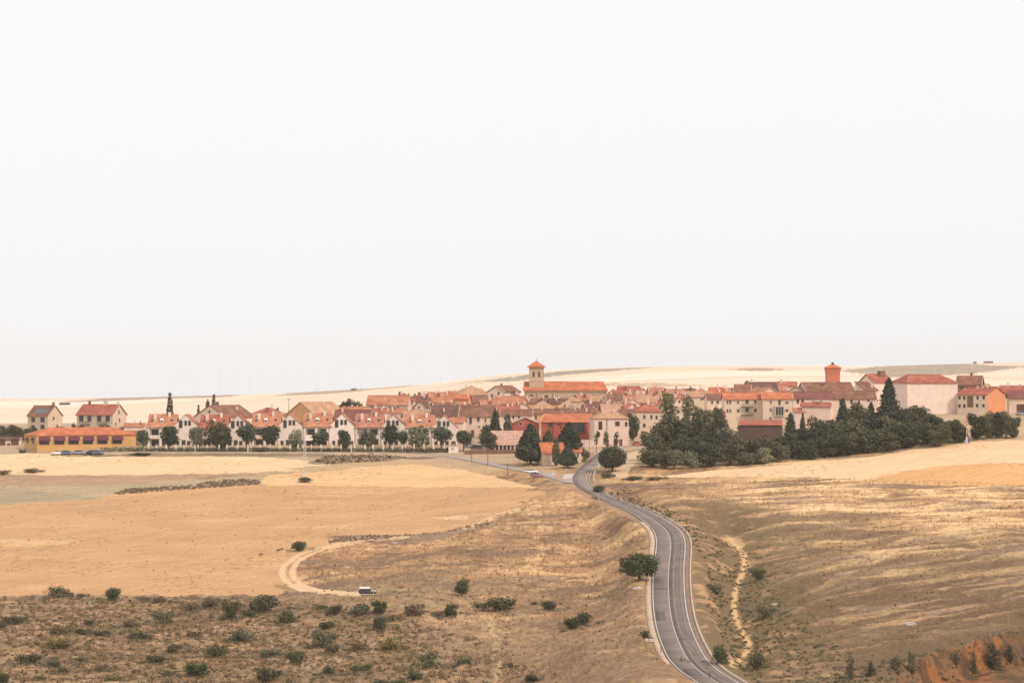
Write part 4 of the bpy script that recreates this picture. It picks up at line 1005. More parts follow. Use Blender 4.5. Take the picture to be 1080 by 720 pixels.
# --- the terrace of white gabled houses
def terrace_house():
    T = thing('terrace_house', '-', 'house', (0, 0, 0), 0, 'white gabled terrace houses facing the road')
    Wm, Gx, E, Rg = 17.3, 8.5, 7.2, 11.3      # width, where the gable wing starts, eave, ridge
    m = MB()
    m.box(.05, Gx, 1.7, 11, -2, E - .25)                             # main block, set back behind its loggia
    m.prism_y([(Gx, -2), (Wm - .05, -2), (Wm - .05, E - .25), ((Gx + Wm) / 2, Rg - .3), (Gx, E - .25)], 0, 11)
    for x0, x1 in ((.05, .75), (4.0, 4.7), (7.9, Gx)):
        m.box(x0, x1, 0, 1.7, -2, E - .25)
    for x0, x1 in ((.75, 4.0), (4.7, 7.9)):
        m.box(x0, x1, 0, 1.7, 3.0, 4.15); m.box(x0, x1, 0, 1.7, 6.45, E - .25)
    m.build('wall', 'wall_white', T)
    m = MB(); sl = (Rg - E) / 5.5; t = .22; o = .4
    m.prism_x([(-o, E - o * sl), (-o, E - o * sl - t), (5.5, Rg - t), (11 + o, E - o * sl - t), (11 + o, E - o * sl), (5.5, Rg)], -.15, Gx + 1.2)
    g = (Wm - Gx) / 2; sg = (Rg - E) / g; gc = (Gx + Wm) / 2
    m.prism_y([(Gx - .25, E - .25 * sg + .02), (Gx - .25, E - .25 * sg - t), (gc, Rg - t + .03), (Wm + .2, E - .2 * sg - t), (Wm + .2, E - .2 * sg + .02), (gc, Rg + .03)], -.12, 11.3)
    rf = m.build('roof', 'roof_salmon', T)
    for x, y, w, h in ((2.2, 3.6, .9, 1.5), (6.9, 4.6, .8, 1.2)):
        c = MB(); z = E + y * sl; c.box(x - w / 2, x + w / 2, y - .4, y + .4, z - .6, z + h); c.box(x - w / 2 - .1, x + w / 2 + .1, y - .5, y + .5, z + h, z + h + .12); c.build('chimney', 'wall_white', rf)
    m = MB()
    for x, y in ((1.3, 2.4), (7.9, 2.6)):
        z = E + y * sl; m.add([(x - .4, y - .5, z - .5 * sl + .09), (x + .4, y - .5, z - .5 * sl + .09), (x + .4, y + .5, z + .5 * sl + .09), (x - .4, y + .5, z + .5 * sl + .09), (x - .4, y - .5, z - .5 * sl + .01), (x + .4, y - .5, z - .5 * sl + .01), (x + .4, y + .5, z + .5 * sl + .01), (x - .4, y + .5, z + .5 * sl + .01)], [(0, 1, 2, 3), (7, 6, 5, 4), (0, 4, 5, 1), (1, 5, 6, 2), (2, 6, 7, 3), (3, 7, 4, 0)])
        m.build('skylight', 'glass_dark', rf); m = MB()
    for x, y in ((4.6, 2.2),):
        c = MB(); z = E + y * sl; c.prism_x([(y - .7, z - .55), (y - .7, z + .45), (y + .3, z + .95), (y + .75, z + .45)], x - .55, x + .55); dm = c.build('dormer', 'wall_white', rf)
        c = MB(); c.box(x - .4, x + .4, y - .74, y - .705, z - .25, z + .35); c.build('pane', 'glass_dark', dm)
    for x0, x1 in ((.75, 4.0), (4.7, 7.9)):
        for z0, z1 in ((.1, 2.9), (4.2, 6.4)):
            c = MB(); c.box(x0 + .5, x1 - .5, 1.62, 1.69, z0, z1 - .35); d = c.build('glass_door', 'glass_dark', T)
    for x, z, w, h in ((11.2, 7.9, 1.0, 2.3), (12.9, 8.3, .7, 1.5), (14.2, 8.3, .7, 1.5), (10.2, 1.6, .8, 1.2), (12.2, 1.7, 1.1, 1.6), (13.9, 1.6, .9, 1.2)):
        window(T, x, 0, z, w, h, 0, 'frame_brown')
    c = MB(); c.tube([(Gx + .12, -.1, 0), (Gx + .12, -.1, E - .4)], [.06, .06]); c.build('downpipe', 'door_wood', T)
    c = MB(); c.box(15.4, 16.8, -.06, .02, -.1, 2.2); d = c.build('door', 'door_wood', T); c = MB(); c.box(16.5, 16.62, -.12, -.06, 1.0, 1.1); c.build('handle', 'steel_pale', d)
    return T
TH0 = None
ordl = ['leftmost', 'second from the left', 'third from the left', 'fourth from the left', 'fifth from the left', 'rightmost']
TX = [155.5, 210.5, 265.5, 320, 374.5, 428]
for i, px in enumerate(TX):
    Y = 978; s = Y / F
    o = TH0 if False else None
    if TH0 is None:
        TH0 = o = terrace_house()
    else:
        o = copy_tree(TH0)
    x = (px - CX) * s; z = hz(x + 8.6, Y)
    o.location = (x, Y, ZC + (CY - 449.3) * s - 7.2); o.rotation_euler = (0, 0, R(0))
    o['label'] = ('white gabled terrace house with salmon roof and loggias, %s of six' % ordl[i])
    SPOTS.append((x + 8.6, Y + 6, 11))
    if i == 3:
        c = MB(); c.prism_x([(-.05, 3.0), (-.05, 2.86), (-2.2, 2.3), (-2.25, 2.4)], .6, 8.0); c.build('awning', 'white_paint', o)
    if i in (1, 4):
        c = MB(); c.box(.9, 3.9, 1.52, 1.6, 4.2, 5.9); c.build('roller_blind', 'wall_palest', o)
    if i in (0, 2, 5):
        c = MB(); c.box(4.9, 7.7, 1.5, 1.58, .1, 2.6); c.build('garage_door', ('frame_brown', 'wall_grey', 'door_wood')[(0, 2, 5).index(i)], o)
    o.scale = (1, 1, (1.0, .98, 1.01, 1.025, 1.0, .97)[i])
    for ch in o.children:
        if ch.name.startswith('roof') and i in (1, 2, 4):
            ch.data = ch.data.copy(); ch.data.materials[0] = MATS[('roof_red', 'roof_orange2', 'roof_salmon2')[(1, 2, 4).index(i)]]

for (a, b, ev, rg_, Y, st, yw, wl, rf, lb) in [
    (553, 566, 424.5, 420.5, 1135, 'side', 4, 'ochre', 'roof_brown', 'low brown-roofed house close under the left end of the church'),
    (566, 582, 424, 420.3, 1138, 'side', -6, 'beige', 'roof_brown', 'low olive-brown roofed house under the church, right of the low brown one'),
    (580, 600, 424.8, 420, 1130, 'side', 5, 'ochre', 'roof_dark', 'dark-roofed house under the middle of the church wall'),
    (545, 560, 430, 424.5, 1095, 'front', 14, 'palest', 'roof_salmon', 'whitish gabled house at the right end of the long pink roof'),
    (461, 474, 431, 425.5, 1070, 'side', -8, 'pink', 'roof_red', 'small red-roofed house above the storehouse ridge'),
    (474, 487, 429.5, 424.5, 1076, 'front', 20, 'palest', 'roof_brown', 'pale gable house below the bright orange house'),
    (487, 500, 431.5, 426.5, 1066, 'side', 4, 'palest', 'roof_salmon', 'white-walled house with pink roof above the storehouse right end'),
    (433, 446, 421.5, 416.5, 1125, 'front', -16, 'pink', 'roof_salmon', 'pink gabled house right of the red hip-roofed house'),
    (446, 458, 419.2, 414.8, 1140, 'side', 8, 'palest', 'roof_red', 'skyline cottage with red roof left of the wide salmon roof'),
    (466, 478, 417.5, 412.2, 1160, 'front', -22, 'palest', 'roof_salmon', 'skyline gable house left of the manor'),
    (528, 541, 419, 413.8, 1150, 'side', 6, 'pink', 'roof_red', 'red-roofed house between the skyline white house and the church'),
    (540, 552, 420.5, 415.5, 1140, 'front', 18, 'beige', 'roof_salmon', 'gabled house touching the left end of the church'),
    (597, 611, 431, 427, 1065, 'front', 16, 'palest', 'roof_pale', 'pale gable between the second and third ochre roofs'),
    (620, 632, 434.5, 430, 1050, 'front', -14, 'palest', 'roof_salmon', 'small white gable behind the left corner of the villa roof'),
    (642, 654, 426, 421.8, 1080, 'front', 10, 'pink', 'roof_salmon', 'pink gable below the beige brown-roofed house'),
    (655, 668, 430.5, 425.5, 1060, 'side', -10, 'beige', 'roof_red', 'house with red-brown roof right of the villa chimney'),
    (664, 677, 434.8, 429.5, 1035, 'front', 16, 'palest', 'roof_salmon', 'white gable between villa and beige red-roofed house'),
    (686, 698, 420.2, 415.6, 1125, 'front', -18, 'palest', 'roof_salmon', 'pale gable right behind the faded pink roof'),
    (662, 675, 418.2, 412.8, 1140, 'side', 5, 'pink', 'roof_pale', 'pale-roofed house below the wide brown roof'),
    (690, 702, 426.5, 421.6, 1060, 'side', -12, 'palest', 'roof_red', 'small red-roofed house left of the thick poplar'),
    (713, 726, 420.2, 415.4, 1130, 'side', 8, 'palest', 'roof_red', 'red-roofed cottage behind the slim poplar'),
    (734, 745, 416.8, 413, 1150, 'front', 14, 'white', 'roof_salmon', 'whitish gable above the yellow wall'),
    (765, 778, 417.4, 412.5, 1110, 'front', -15, 'palest', 'roof_salmon', 'pale gable rising behind the left apartment roof'),
    (813, 829, 411.6, 406.6, 1085, 'side', -6, 'palest', 'roof_salmon', 'pink-roofed house below the white skyline house'),
    (897, 913, 412.4, 407.6, 1075, 'side', -10, 'palest', 'roof_pale', 'pale house at the right end of the brown roof below the tower'),
    (1030, 1046, 409.6, 404.8, 1090, 'side', 6, 'beige', 'roof_pale', 'faded-roofed house behind the orange gable ridge'),
    (392, 408, 434.2, 430, 1030, 'side', 5, 'palest', 'roof_red', 'low white annex below the long salmon house, left one'),
    (410, 428, 434.6, 430.4, 1032, 'side', -4, 'palest', 'roof_salmon', 'low white annex below the long salmon house, right one'),
    (286, 303, 440.5, 433.5, 1012, 'front', 18, 'palest', 'roof_pale', 'pale gabled house between third and fourth terrace houses'),
]:
    H('village_house', lb, 'house', a, b, ev, rg_, Y, st, yw, 8.5, wl, rf, auto=1, chim=[(.3, .5, .5, 1.0)])

# ------------------------------------------------------------------ plants
def leaves(P, Nrm, size, rng, jitter=.9):
    """small four-sided leaf clusters at P facing roughly along Nrm"""
    n = len(P)
    d = Nrm + jitter * rng.normal(size=(n, 3)); d /= np.linalg.norm(d, axis=1)[:, None] + 1e-9
    u = np.cross(d, rng.normal(size=(n, 3))); u /= np.linalg.norm(u, axis=1)[:, None] + 1e-9
    v = np.cross(d, u)
    s = (size * rng.uniform(.6, 1.35, n))[:, None]
    k = rng.uniform(.55, 1., n)[:, None]
    V = np.stack([P - u * s, P - v * s * k, P + u * s, P + v * s * k], 1).reshape(-1, 3)
    return V, np.arange(4 * n).reshape(n, 4)

def crown(name, lobes, n, leaf, m, parent, rng, gap=.30, hollow=.45):
    """lobes: (x, y, z, rx, ry, rz) leafy clumps that make up the crown"""
    L = np.array(lobes, float); wgt = (L[:, 3] * L[:, 4] + L[:, 3] * L[:, 5]); wgt /= wgt.sum()
    i = rng.choice(len(L), n, p=wgt)
    d = rng.normal(size=(n, 3)); d /= np.linalg.norm(d, axis=1)[:, None]
    r = (hollow + (1 - hollow) * rng.random(n) ** .6)
    P = L[i, :3] + d * r[:, None] * L[i, 3:6]
    lump = np.sin(P[:, 0] * 2.7 + P[:, 2] * 1.9 + i) * np.sin(P[:, 1] * 2.3 - P[:, 2] * 1.3) * .5 + .5
    keep = rng.random(n) > gap * (1.6 - 1.6 * lump)
    P = P[keep]; d = d[keep]; i = i[keep]; lump = lump[keep]
    P = P + rng.normal(size=P.shape) * leaf * .5
    tint = np.clip(.30 * rng.random(len(P)) + .35 * lump + .30 * (rng.random(len(L))[i]), 0, 1)
    V, Fc = leaves(P, d + np.array((0, 0, .25)), leaf, rng)
    return np_mesh(name, V, Fc, m, parent, np.repeat(tint, 4))

def crown_profile(name, h0, h1, rad, n, leaf, m, parent, rng, lump=.16, whorl=0, gap=.15):
    """a crown of revolution with an uneven skin: rad(t) is its radius from t=0 (bottom) to 1 (top)"""
    t = rng.random(n * 3); rr = np.array([rad(q) for q in t]); keep = rng.random(len(t)) < (rr / rr.max()) ** 1.0 * .98 + .02
    t = t[keep][:n]; rr = rr[keep][:n]; k = len(t)
    a = rng.random(k) * 2 * math.pi
    ph = rng.random(6) * 6
    lum = (np.sin(a * 3 + t * 17 + ph[0]) + np.sin(a * 5 - t * 23 + ph[1]) + np.sin(a * 2 + t * 9 + ph[2])) / 3
    q = 1 + lump * lum
    if whorl:
        q = q * (.72 + .34 * ((t * whorl + .12 * np.sin(a * 3 + ph[3])) % 1.0) ** .8 * 1.0)
        q = q * (1 + .16 * np.sin(a * 7 + np.floor(t * whorl) * 2.1))
    r = rr * q * (.55 + .45 * rng.random(k) ** .45)
    P = np.column_stack([r * np.cos(a), r * np.sin(a), h0 + t * (h1 - h0)])
    P += rng.normal(size=P.shape) * leaf * .6
    d = np.column_stack([np.cos(a), np.sin(a), np.full(k, .35)])
    g = rng.random(k) > gap * (lum < -.25)
    P, d, lum = P[g], d[g], lum[g]
    tint = np.clip(.45 + .35 * lum + .45 * (rng.random(len(P)) - .5), 0, 1)
    V, Fc = leaves(P, d, leaf, rng)
    return np_mesh(name, V, Fc, m, parent, np.repeat(tint, 4))

def trunk(parent, h, r, limbs=0, spread=1.5, rng=None, lean=0.0):
    m = MB(); rr = random.Random(int(h * 100 + limbs))
    m.tube([(0, 0, -.5), (lean * .3, 0, h * .35), (lean * .7, .05, h * .7), (lean, 0, h)], [r * 1.35, r, r * .85, r * .55], 7)
    for k in range(limbs):
        a = 2 * math.pi * k / limbs + rr.uniform(-.4, .4); b = h * rr.uniform(.55, .9)
        m.tube([(lean * .7, 0, b), (lean + math.cos(a) * spread * .5, math.sin(a) * spread * .5, b + spread * .5), (lean + math.cos(a) * spread, math.sin(a) * spread, b + spread * rr.uniform(.7, 1.2))], [r * .5, r * .3, r * .12], 5)
    return m.build('trunk', 'bark', parent)

PROTO = {}
def proto(kind, seed):
    """one plant of each kind and variant, at its own real size: (root, width, height)"""
    key = (kind, seed)
    if key in PROTO: return PROTO[key]
    rng = np.random.default_rng(1000 + seed * 31 + sum(map(ord, kind)))
    name = {'street': 'street_tree', 'cypress': 'cypress_tree', 'cone': 'conifer_tree', 'pine': 'pine_tree', 'poplar': 'poplar_tree', 'broad': 'broadleaf_tree', 'oak': 'oak_tree', 'ash': 'grey_tree', 'ball': 'round_tree', 'sapling': 'sapling'}.get(kind, 'shrub')
    o = link(name, None)
    U = rng.uniform
    if kind == 'street':
        h, w = 6.2, 4.4
        lob = [(U(-.8, .8), U(-.8, .8), 3.6 + U(-1.1, 1.3), U(.9, 1.6), U(.9, 1.6), U(.8, 1.3)) for _ in range(9)] + [(0, 0, 3.8, 1.8, 1.8, 1.9)]
        crown('crown', lob, 1700, .24, MATS['leaf_street'], o, rng, gap=.26); trunk(o, 2.9, .14, 4, 1.2)
    elif kind == 'ash':
        h, w = 6.2, 5.6
        lob = [(U(-1.3, 1.3), U(-1.3, 1.3), U(1.4, 4.9), U(.9, 1.5), U(.9, 1.5), U(.9, 1.3)) for _ in range(12)] + [(0, 0, 3.1, 2.0, 2.0, 2.2)]
        crown('crown', lob, 2600, .22, MATS['leaf_ash'], o, rng, gap=.25); trunk(o, 2.6, .14, 4, 1.2)
    elif kind == 'cypress':
        h, w = 9.0, 1.8
        crown_profile('crown', .4, 9.0, lambda t: .9 * min(1, (t + .05) * 6) * (1 - max(0, t - .55) / .45 * .75), 1600, .17, MATS['leaf_conifer'], o, rng, .1); trunk(o, 2, .14)
    elif kind == 'cone':      # dense teardrop conifer
        h, w = 10.5, 6.6
        crown_profile('crown', 1.0, 10.5, lambda t: 3.3 * (min(1, (t + .015) / .16) ** .55) * (1 - max(0, t - .16) / .84) ** .78 + .05, 4200, .26, MATS['leaf_conifer'], o, rng, .13); trunk(o, 3.2, .22, 3, 1.4)
    elif kind == 'pine':      # whorled, pointed conifer
        h, w = 13, 7
        crown_profile('crown', .4, 13, lambda t: 3.5 * (1 - t) ** .85 + .12, 4600, .28, MATS['leaf_conifer'], o, rng, .2, whorl=9, gap=.35); trunk(o, 12, .24)
    elif kind == 'poplar':
        h, w = 14, 3.4
        lob = [(U(-.5, .5), U(-.5, .5), z, U(1.0, 1.5), U(1.0, 1.5), U(1.2, 1.9)) for z in np.linspace(2.2, 12.4, 12)]
        crown('crown', lob, 3000, .23, MATS['leaf_poplar'], o, rng, gap=.35); trunk(o, 9, .2, 6, .8)
    elif kind == 'broad':
        h, w = 9, 8
        lob = [(U(-2.4, 2.4), U(-2.4, 2.4), U(1.5, 7.3), U(1.2, 2.1), U(1.2, 2.1), U(1.0, 1.7)) for _ in range(16)] + [(0, 0, 5, 2.8, 2.8, 2.6), (0, 0, 2.6, 2.8, 2.8, 2.0)]
        crown('crown', lob, 4200, .27, MATS[('leaf_dark', 'leaf_grove', 'leaf_conifer', 'leaf_grove')[seed % 4]], o, rng, gap=.3); trunk(o, 4, .22, 5, 2.0)
    elif kind == 'oak':
        h, w = 6.4, 9.2
        lob = [(U(-2.9, 2.9), U(-2.5, 2.5), U(1.6, 5.3), U(.9, 1.6), U(.9, 1.6), U(.8, 1.4)) for _ in range(22)] + [(-.4, 0, 3.6, 3.3, 2.7, 2.4), (.9, 0, 3.9, 2.8, 2.3, 2.3)]
        crown('crown', lob, 9000, .17, MATS['leaf_mid'], o, rng, gap=.36); trunk(o, 3.0, .26, 6, 1.9)
    elif kind == 'ball':
        h, w = 8, 8
        lob = [(1.6 * math.cos(a) * math.cos(b), 1.6 * math.sin(a) * math.cos(b), 4.2 + 1.5 * math.sin(b), 2.2, 2.2, 2.1) for a, b in zip(rng.random(14) * 6.28, rng.uniform(-1, 1.2, 14))] + [(0, 0, 4.1, 3.4, 3.4, 3.5)]
        crown('crown', lob, 6500, .24, MATS['leaf_dark'], o, rng, gap=.12); trunk(o, 2.2, .25, 4, 1.5)
    elif kind == 'sapling':
        h, w = 4.2, 1.6
        lob = [(U(-.3, .3), U(-.3, .3), z, .5, .5, .6) for z in (2.2, 2.9, 3.5)]
        crown('crown', lob, 260, .16, MATS['leaf_mid'], o, rng, gap=.4); trunk(o, 2.8, .07, 3, .5)
    else:                     # shrubs of several sorts
        m = MATS['leaf_' + {'shdense': 'dark', 'shdark': 'shrub', 'shmid': 'mid', 'shgrey': 'grey', 'sholive': 'olive', 'shbrown': 'brown', 'shyellow': 'yellow', 'shtall': 'shrub'}[kind]]
        h, w = 2.2, 3.0
        if kind == 'shdense':
            lob = [(U(-.7, .7), U(-.6, .6), U(.5, 1.4), U(.5, .85), U(.5, .85), U(.45, .75)) for _ in range(9)] + [(0, 0, .85, 1.15, 1.05, .95)]
        elif kind == 'shtall':
            h, w = 5.5, 3.0
            lob = [(U(-.9, .9) * (1.3 - z / 5), U(-.5, .5), z, U(.3, .75), U(.3, .7), U(.5, 1.1)) for z in np.linspace(.3, 4.7, 14)]
        else:
            lob = [(U(-1.1, 1.1), U(-.9, .9), U(.3, 1.4), U(.35, .75), U(.35, .75), U(.3, .65)) for _ in range(12)] + [(0, 0, .75, 1.05, .95, .8)]
        airy = kind in ('shgrey', 'shbrown', 'shyellow')
        crown('foliage', lob, 1900 if airy else 2200, .10, m, o, rng, gap=.5 if airy else .4, hollow=.2)
        b = MB(); rr = random.Random(seed)
        for k in range(6):
            a = rr.uniform(0, 6.28); q = rr.uniform(.3, .8)
            b.tube([(0, 0, -.3), (math.cos(a) * q * .5, math.sin(a) * q * .5, h * .3), (math.cos(a) * q, math.sin(a) * q, h * .6)], [.05, .035, .015], 4)
        b.build('stem', 'bark', o)
    PROTO[key] = (o, w, h)
    return PROTO[key]

USED = set()
CNT = {}
def plant(kind, px, base, top, wpx, label, cat='tree', group=None, Y=None, var=None, rz=None):
    """a plant whose foot is seen at (px, base) - or stands at distance Y - and which is wpx wide and reaches up to row top"""
    if Y is None:
        x, Y = hit(px, base)
    else:
        x = (px - CX) * Y / F
    s = Y / F; z = hz(x, Y)
    CNT[kind] = CNT.get(kind, 0) + 1
    var = CNT[kind] % (4 if kind not in ('oak', 'ball') else 1) if var is None else var
    o, w, h = proto(kind, var)
    if kind == 'shtall': wpx *= random.uniform(.8, 1.5); top += random.uniform(0, 9)
    H_ = max(.4, ZC + (CY - top) * s - z)
    if (kind, var) in USED:
        o = copy_tree(o)
    USED.add((kind, var))
    o.location = (x, Y, z)
    o.rotation_euler = (0, 0, random.uniform(0, 6.28) if rz is None else rz)
    sw = wpx * s / w * (1.28 if cat == 'tree' else 1.22); o.scale = (sw, sw, H_ / h)
    return tag(o, label, cat, group)

# street trees in front of the terrace
ords = ['first', 'second', 'third', 'fourth', 'fifth', 'sixth', 'seventh', 'eighth', 'ninth', 'tenth', 'eleventh', 'twelfth', 'thirteenth', 'fourteenth', 'fifteenth']
ST = [(151, 12, 450), (178, 16, 447.5), (207.5, 14, 447.5), (232.5, 22, 440.5), (260.5, 15, 445), (285.5, 16, 448), (312, 13.5, 449), (338.5, 14, 451), (363.5, 13, 451), (388, 15, 449.5), (411, 16, 447.5), (424.5, 11, 452), (441.5, 20, 446.5), (465.5, 18, 449.5)]
for i, (px, w, top) in enumerate(ST):
    plant('ash' if i in (2, 6, 9, 12) else 'broad' if i in (3, 8) else 'street', px, 0, top - random.uniform(-.5, 1.5), w * random.uniform(1.05, 1.3), 'round clipped street tree, %s of fourteen counting from the yellow restaurant' % ords[i], 'tree', 'street trees in front of the white terrace', Y=966)
plant('street', 489, 0, 450.5, 17, 'brownish plum round tree at the right end of the street trees', Y=960)
bpy.data.objects
# far left greens
for px, top, w, lb in ((4, 447, 20, 'dark bushy tree cut by the left edge, above the white shed'), (16, 446, 14, 'dark bushy tree with a high top above the white shed'), (27, 449.5, 12, 'low dark tree touching the left end of the yellow restaurant')):
    plant('broad', px, 0, top, w, lb, Y=1000)
for px, top, w, lb in ((78.5, 443, 5, 'small pointed bush at the left corner of the wide beige house'), (88, 446.5, 12, 'green shrub under the left balcony of the wide beige house'), (108, 446, 13, 'green shrub under the right balcony of the wide beige house'), (62, 447.5, 12, 'low green shrub between the two beige houses'), (34, 448.5, 10, 'green shrub below the small house with solar panels')):
    plant('shmid', px, 0, top, w, lb, 'shrub', Y=1050)
plant('cypress', 179.2, 0, 414.8, 5.6, 'tall dark column cypress above the leftmost terrace house', Y=1020)
plant('cypress', 225.6, 0, 415.6, 4.4, 'dark pointed cypress behind the pale gabled farmhouse', Y=1045)
plant('cypress', 209.3, 0, 426.5, 3.2, 'small dark cypress left of the pale gabled farmhouse', Y=1035)
plant('broad', 219.5, 0, 418.5, 6, 'reddish thin tree left of the pointed farmhouse cypress', Y=1048)
for px, top, w, lb in ((362, 421, 12, 'bushy green tree above the red pavilion, left of two'), (374, 418, 16, 'bushy green tree above the red pavilion, right of two, taller'), (337, 421.5, 7, 'small green tree at the ridge of the ochre barn')):
    plant('broad', px, 0, top, w, lb, Y=1075)
for px, top, w, lb in ((428, 426.5, 11, 'green bush below the red hip-roofed house'), (441, 427, 8, 'light green bush beside the white gabled cottage')):
    plant('shmid', px, 0, top, w, lb, 'shrub', Y=1050)
# conifers before the pinkish white house
plant('pine', 522, 0, 431.5, 15, 'pointed dark conifer before the pinkish white townhouse', Y=985)
plant('cypress', 535.5, 0, 436.5, 7, 'narrow blunt conifer left of the red gabled house', Y=985)
plant('broad', 511.5, 0, 446, 13, 'dark bushy tree left of the pointed conifer', Y=978)
plant('broad', 517, 0, 453, 14, 'low bushy tree under the pointed conifer', Y=962)
# junction conifers
plant('cone', 559.5, 489.5, 446.5, 25.5, 'dense teardrop conifer, left of the small house at the junction')
plant('cone', 578, 0, 453.5, 17, 'shorter dense conifer behind the small house at the junction', Y=925)
plant('cypress', 586.5, 491, 461.5, 6, 'slim column conifer before the orange roof of the small house')
plant('cone', 600, 0, 446, 27, 'tall dense conifer right of the small house at the junction', Y=918)
plant('cone', 598.8, 494, 469, 17.5, 'low dense conifer with bare trunk before the tall junction conifer')
plant('ball', 646, 496.5, 468, 27.5, 'big clipped round dark tree beside the road bend')
plant('broad', 668, 0, 433, 11, 'dark green tree between the pink villa and the beige house', Y=985)
for px, lb in ((629, 'leftmost of three saplings before the pink villa'), (638.5, 'middle one of three saplings before the pink villa'), (650, 'rightmost of three saplings before the pink villa')):
    plant('sapling', px, 0, 453.5, 6, lb, 'sapling', Y=945)
plant('shgrey', 617, 487, 471, 9, 'airy grey-green shrub right of the small house at the junction', 'shrub')
plant('shmid', 574, 490, 484, 6, 'small shrub at the foot of the beige house under the conifers', 'shrub')
# poplars and grove
plant('poplar', 705.5, 0, 412.0, 16, 'tall thick poplar, left of two rising above the grove', Y=940)
plant('poplar', 725, 0, 414.0, 9, 'slim sparse poplar, right of two rising above the grove', Y=945)
plant('broad', 739, 0, 424, 20, 'blue-green domed tree left of the apartment blocks', Y=960)
plant('broad', 757, 0, 426, 12, 'dark tree at the left wall of the apartment blocks', Y=975)
GR = [  # grove: kind, px, Y, top, width, label
    ('broad', 700, 905, 435, 32, 'broad dark tree at the left end of the grove, below the thick poplar'),
    ('broad', 688, 895, 452, 22, 'dark tree at the left end of the grove, lower than the broad dark one'),
    ('broad', 686, 886, 471, 20, 'low dark bushy tree at the left foot of the grove'),
    ('broad', 716, 905, 438, 22, 'tall olive tree right of the broad dark one at the left end of the grove'), ('broad', 731, 915, 437, 22, None), ('poplar', 746, 930, 430, 14, 'upright tree below the blue-green dome'),
    ('broad', 758, 925, 436, 22, None), ('broad', 770, 905, 447, 24, None), ('broad', 764, 900, 452, 22, None), ('broad', 743, 900, 452, 26, None), ('broad', 724, 890, 458, 26, None),
    ('ash', 711, 879, 472, 18, 'grey-green round tree at the front left of the grove'), ('ash', 728, 880, 471.5, 17, 'grey-green round tree at the front of the grove, second from the left'),
    ('broad', 702, 882, 474, 18, None), ('broad', 748, 885, 464, 28, None), ('broad', 770, 887, 461, 28, None), ('broad', 790, 890, 461, 30, None),
    ('broad', 812, 895, 459, 28, None), ('broad', 832, 900, 456, 28, None), ('ash', 786, 884, 473, 20, None), ('ash', 805, 886, 470, 18, None), ('ash', 824, 889, 468, 20, None),
    ('broad', 784, 950, 441, 14, 'light green tree before the left apartment block'), ('broad', 797, 950, 442, 12, 'light green tree before the left apartment block, right one'),
    ('pine', 834, 935, 434.5, 14, 'small pointed conifer before the right apartment block'), ('pine', 846.5, 925, 436, 9, 'thin pointed conifer before the small-roofed cream house'),
    ('broad', 866, 915, 436.5, 26, 'mid green round-topped tree before the cream house with small brown roof'), ('broad', 850, 905, 449, 24, None),
    ('pine', 889, 930, 420, 19, 'dark pine with wide ragged top before the brown-roofed terrace'), ('broad', 906, 930, 421, 20, 'dark rounded tree right of the ragged-topped pine'),
    ('pine', 918.5, 935, 424, 16, 'dark pine between the terrace and the tall spire-topped conifer'), ('pine', 937.5, 935, 398.5, 25, 'tallest conifer of the grove, spire before the pale hall'),
    ('broad', 956, 925, 425, 24, None), ('broad', 964, 918, 426, 26, 'dark round tree before the left part of the pale hall'), ('broad', 970, 920, 428, 18, None), ('broad', 979, 915, 434, 20, None),
    ('broad', 880, 905, 440, 30, None), ('broad', 900, 908, 438, 30, None), ('broad', 920, 910, 438, 30, None), ('broad', 942, 912, 436, 30, None),
    ('broad', 872, 897, 455, 28, None), ('broad', 893, 898, 455, 28, None), ('broad', 914, 900, 451, 28, None), ('broad', 936, 900, 450, 28, None), ('broad', 958, 902, 446, 28, None), ('broad', 978, 905, 442, 26, None),
    ('broad', 992, 910, 438, 18, None), ('broad', 998, 905, 441, 22, None), ('broad', 1008, 905, 440, 14, None), ('broad', 1013, 902, 443, 16, 'dark clipped tree at the right end of the grove, left of the signpost'),
    ('broad', 852, 893, 462, 24, None), ('broad', 990, 898, 450, 22, None),
]
for kind, px, Y, top, w, lb in GR:
    if lb is None:
        nm = 'dark bushy tree massed inside the long grove right of the road' if kind == 'broad' else 'grey-green tree along the front of the grove below the plum barn' if kind == 'ash' else 'dark conifer massed inside the right half of the long grove'
        plant(kind, px, 0, top, w, nm, 'tree', {'broad': 'dark bushy trees of the grove', 'ash': 'grey-green trees along the front of the grove', 'pine': 'dark conifers of the grove'}[kind], Y=Y)
    else:
        plant(kind, px, 0, top, w, lb, 'tree', Y=Y)
for k, (px, top, w, lb) in enumerate(((1031, 434.5, 17, 'dark dense conifer right of the signpost, leftmost of the clipped group'), (1041, 432, 15, 'dark dense conifer in the clipped group, second from the signpost'), (1051, 433, 16, 'dark dense conifer in the clipped group, third from the signpost'), (1061, 432, 15, 'dark dense conifer in the clipped group, fourth from the signpost'), (1068, 439, 14, 'lower dark dense conifer at the right end of the clipped group'))):
    plant('broad', px, 0, top - 1, w * 1.1, lb.replace('dense conifer', 'dense tree'), Y=906)
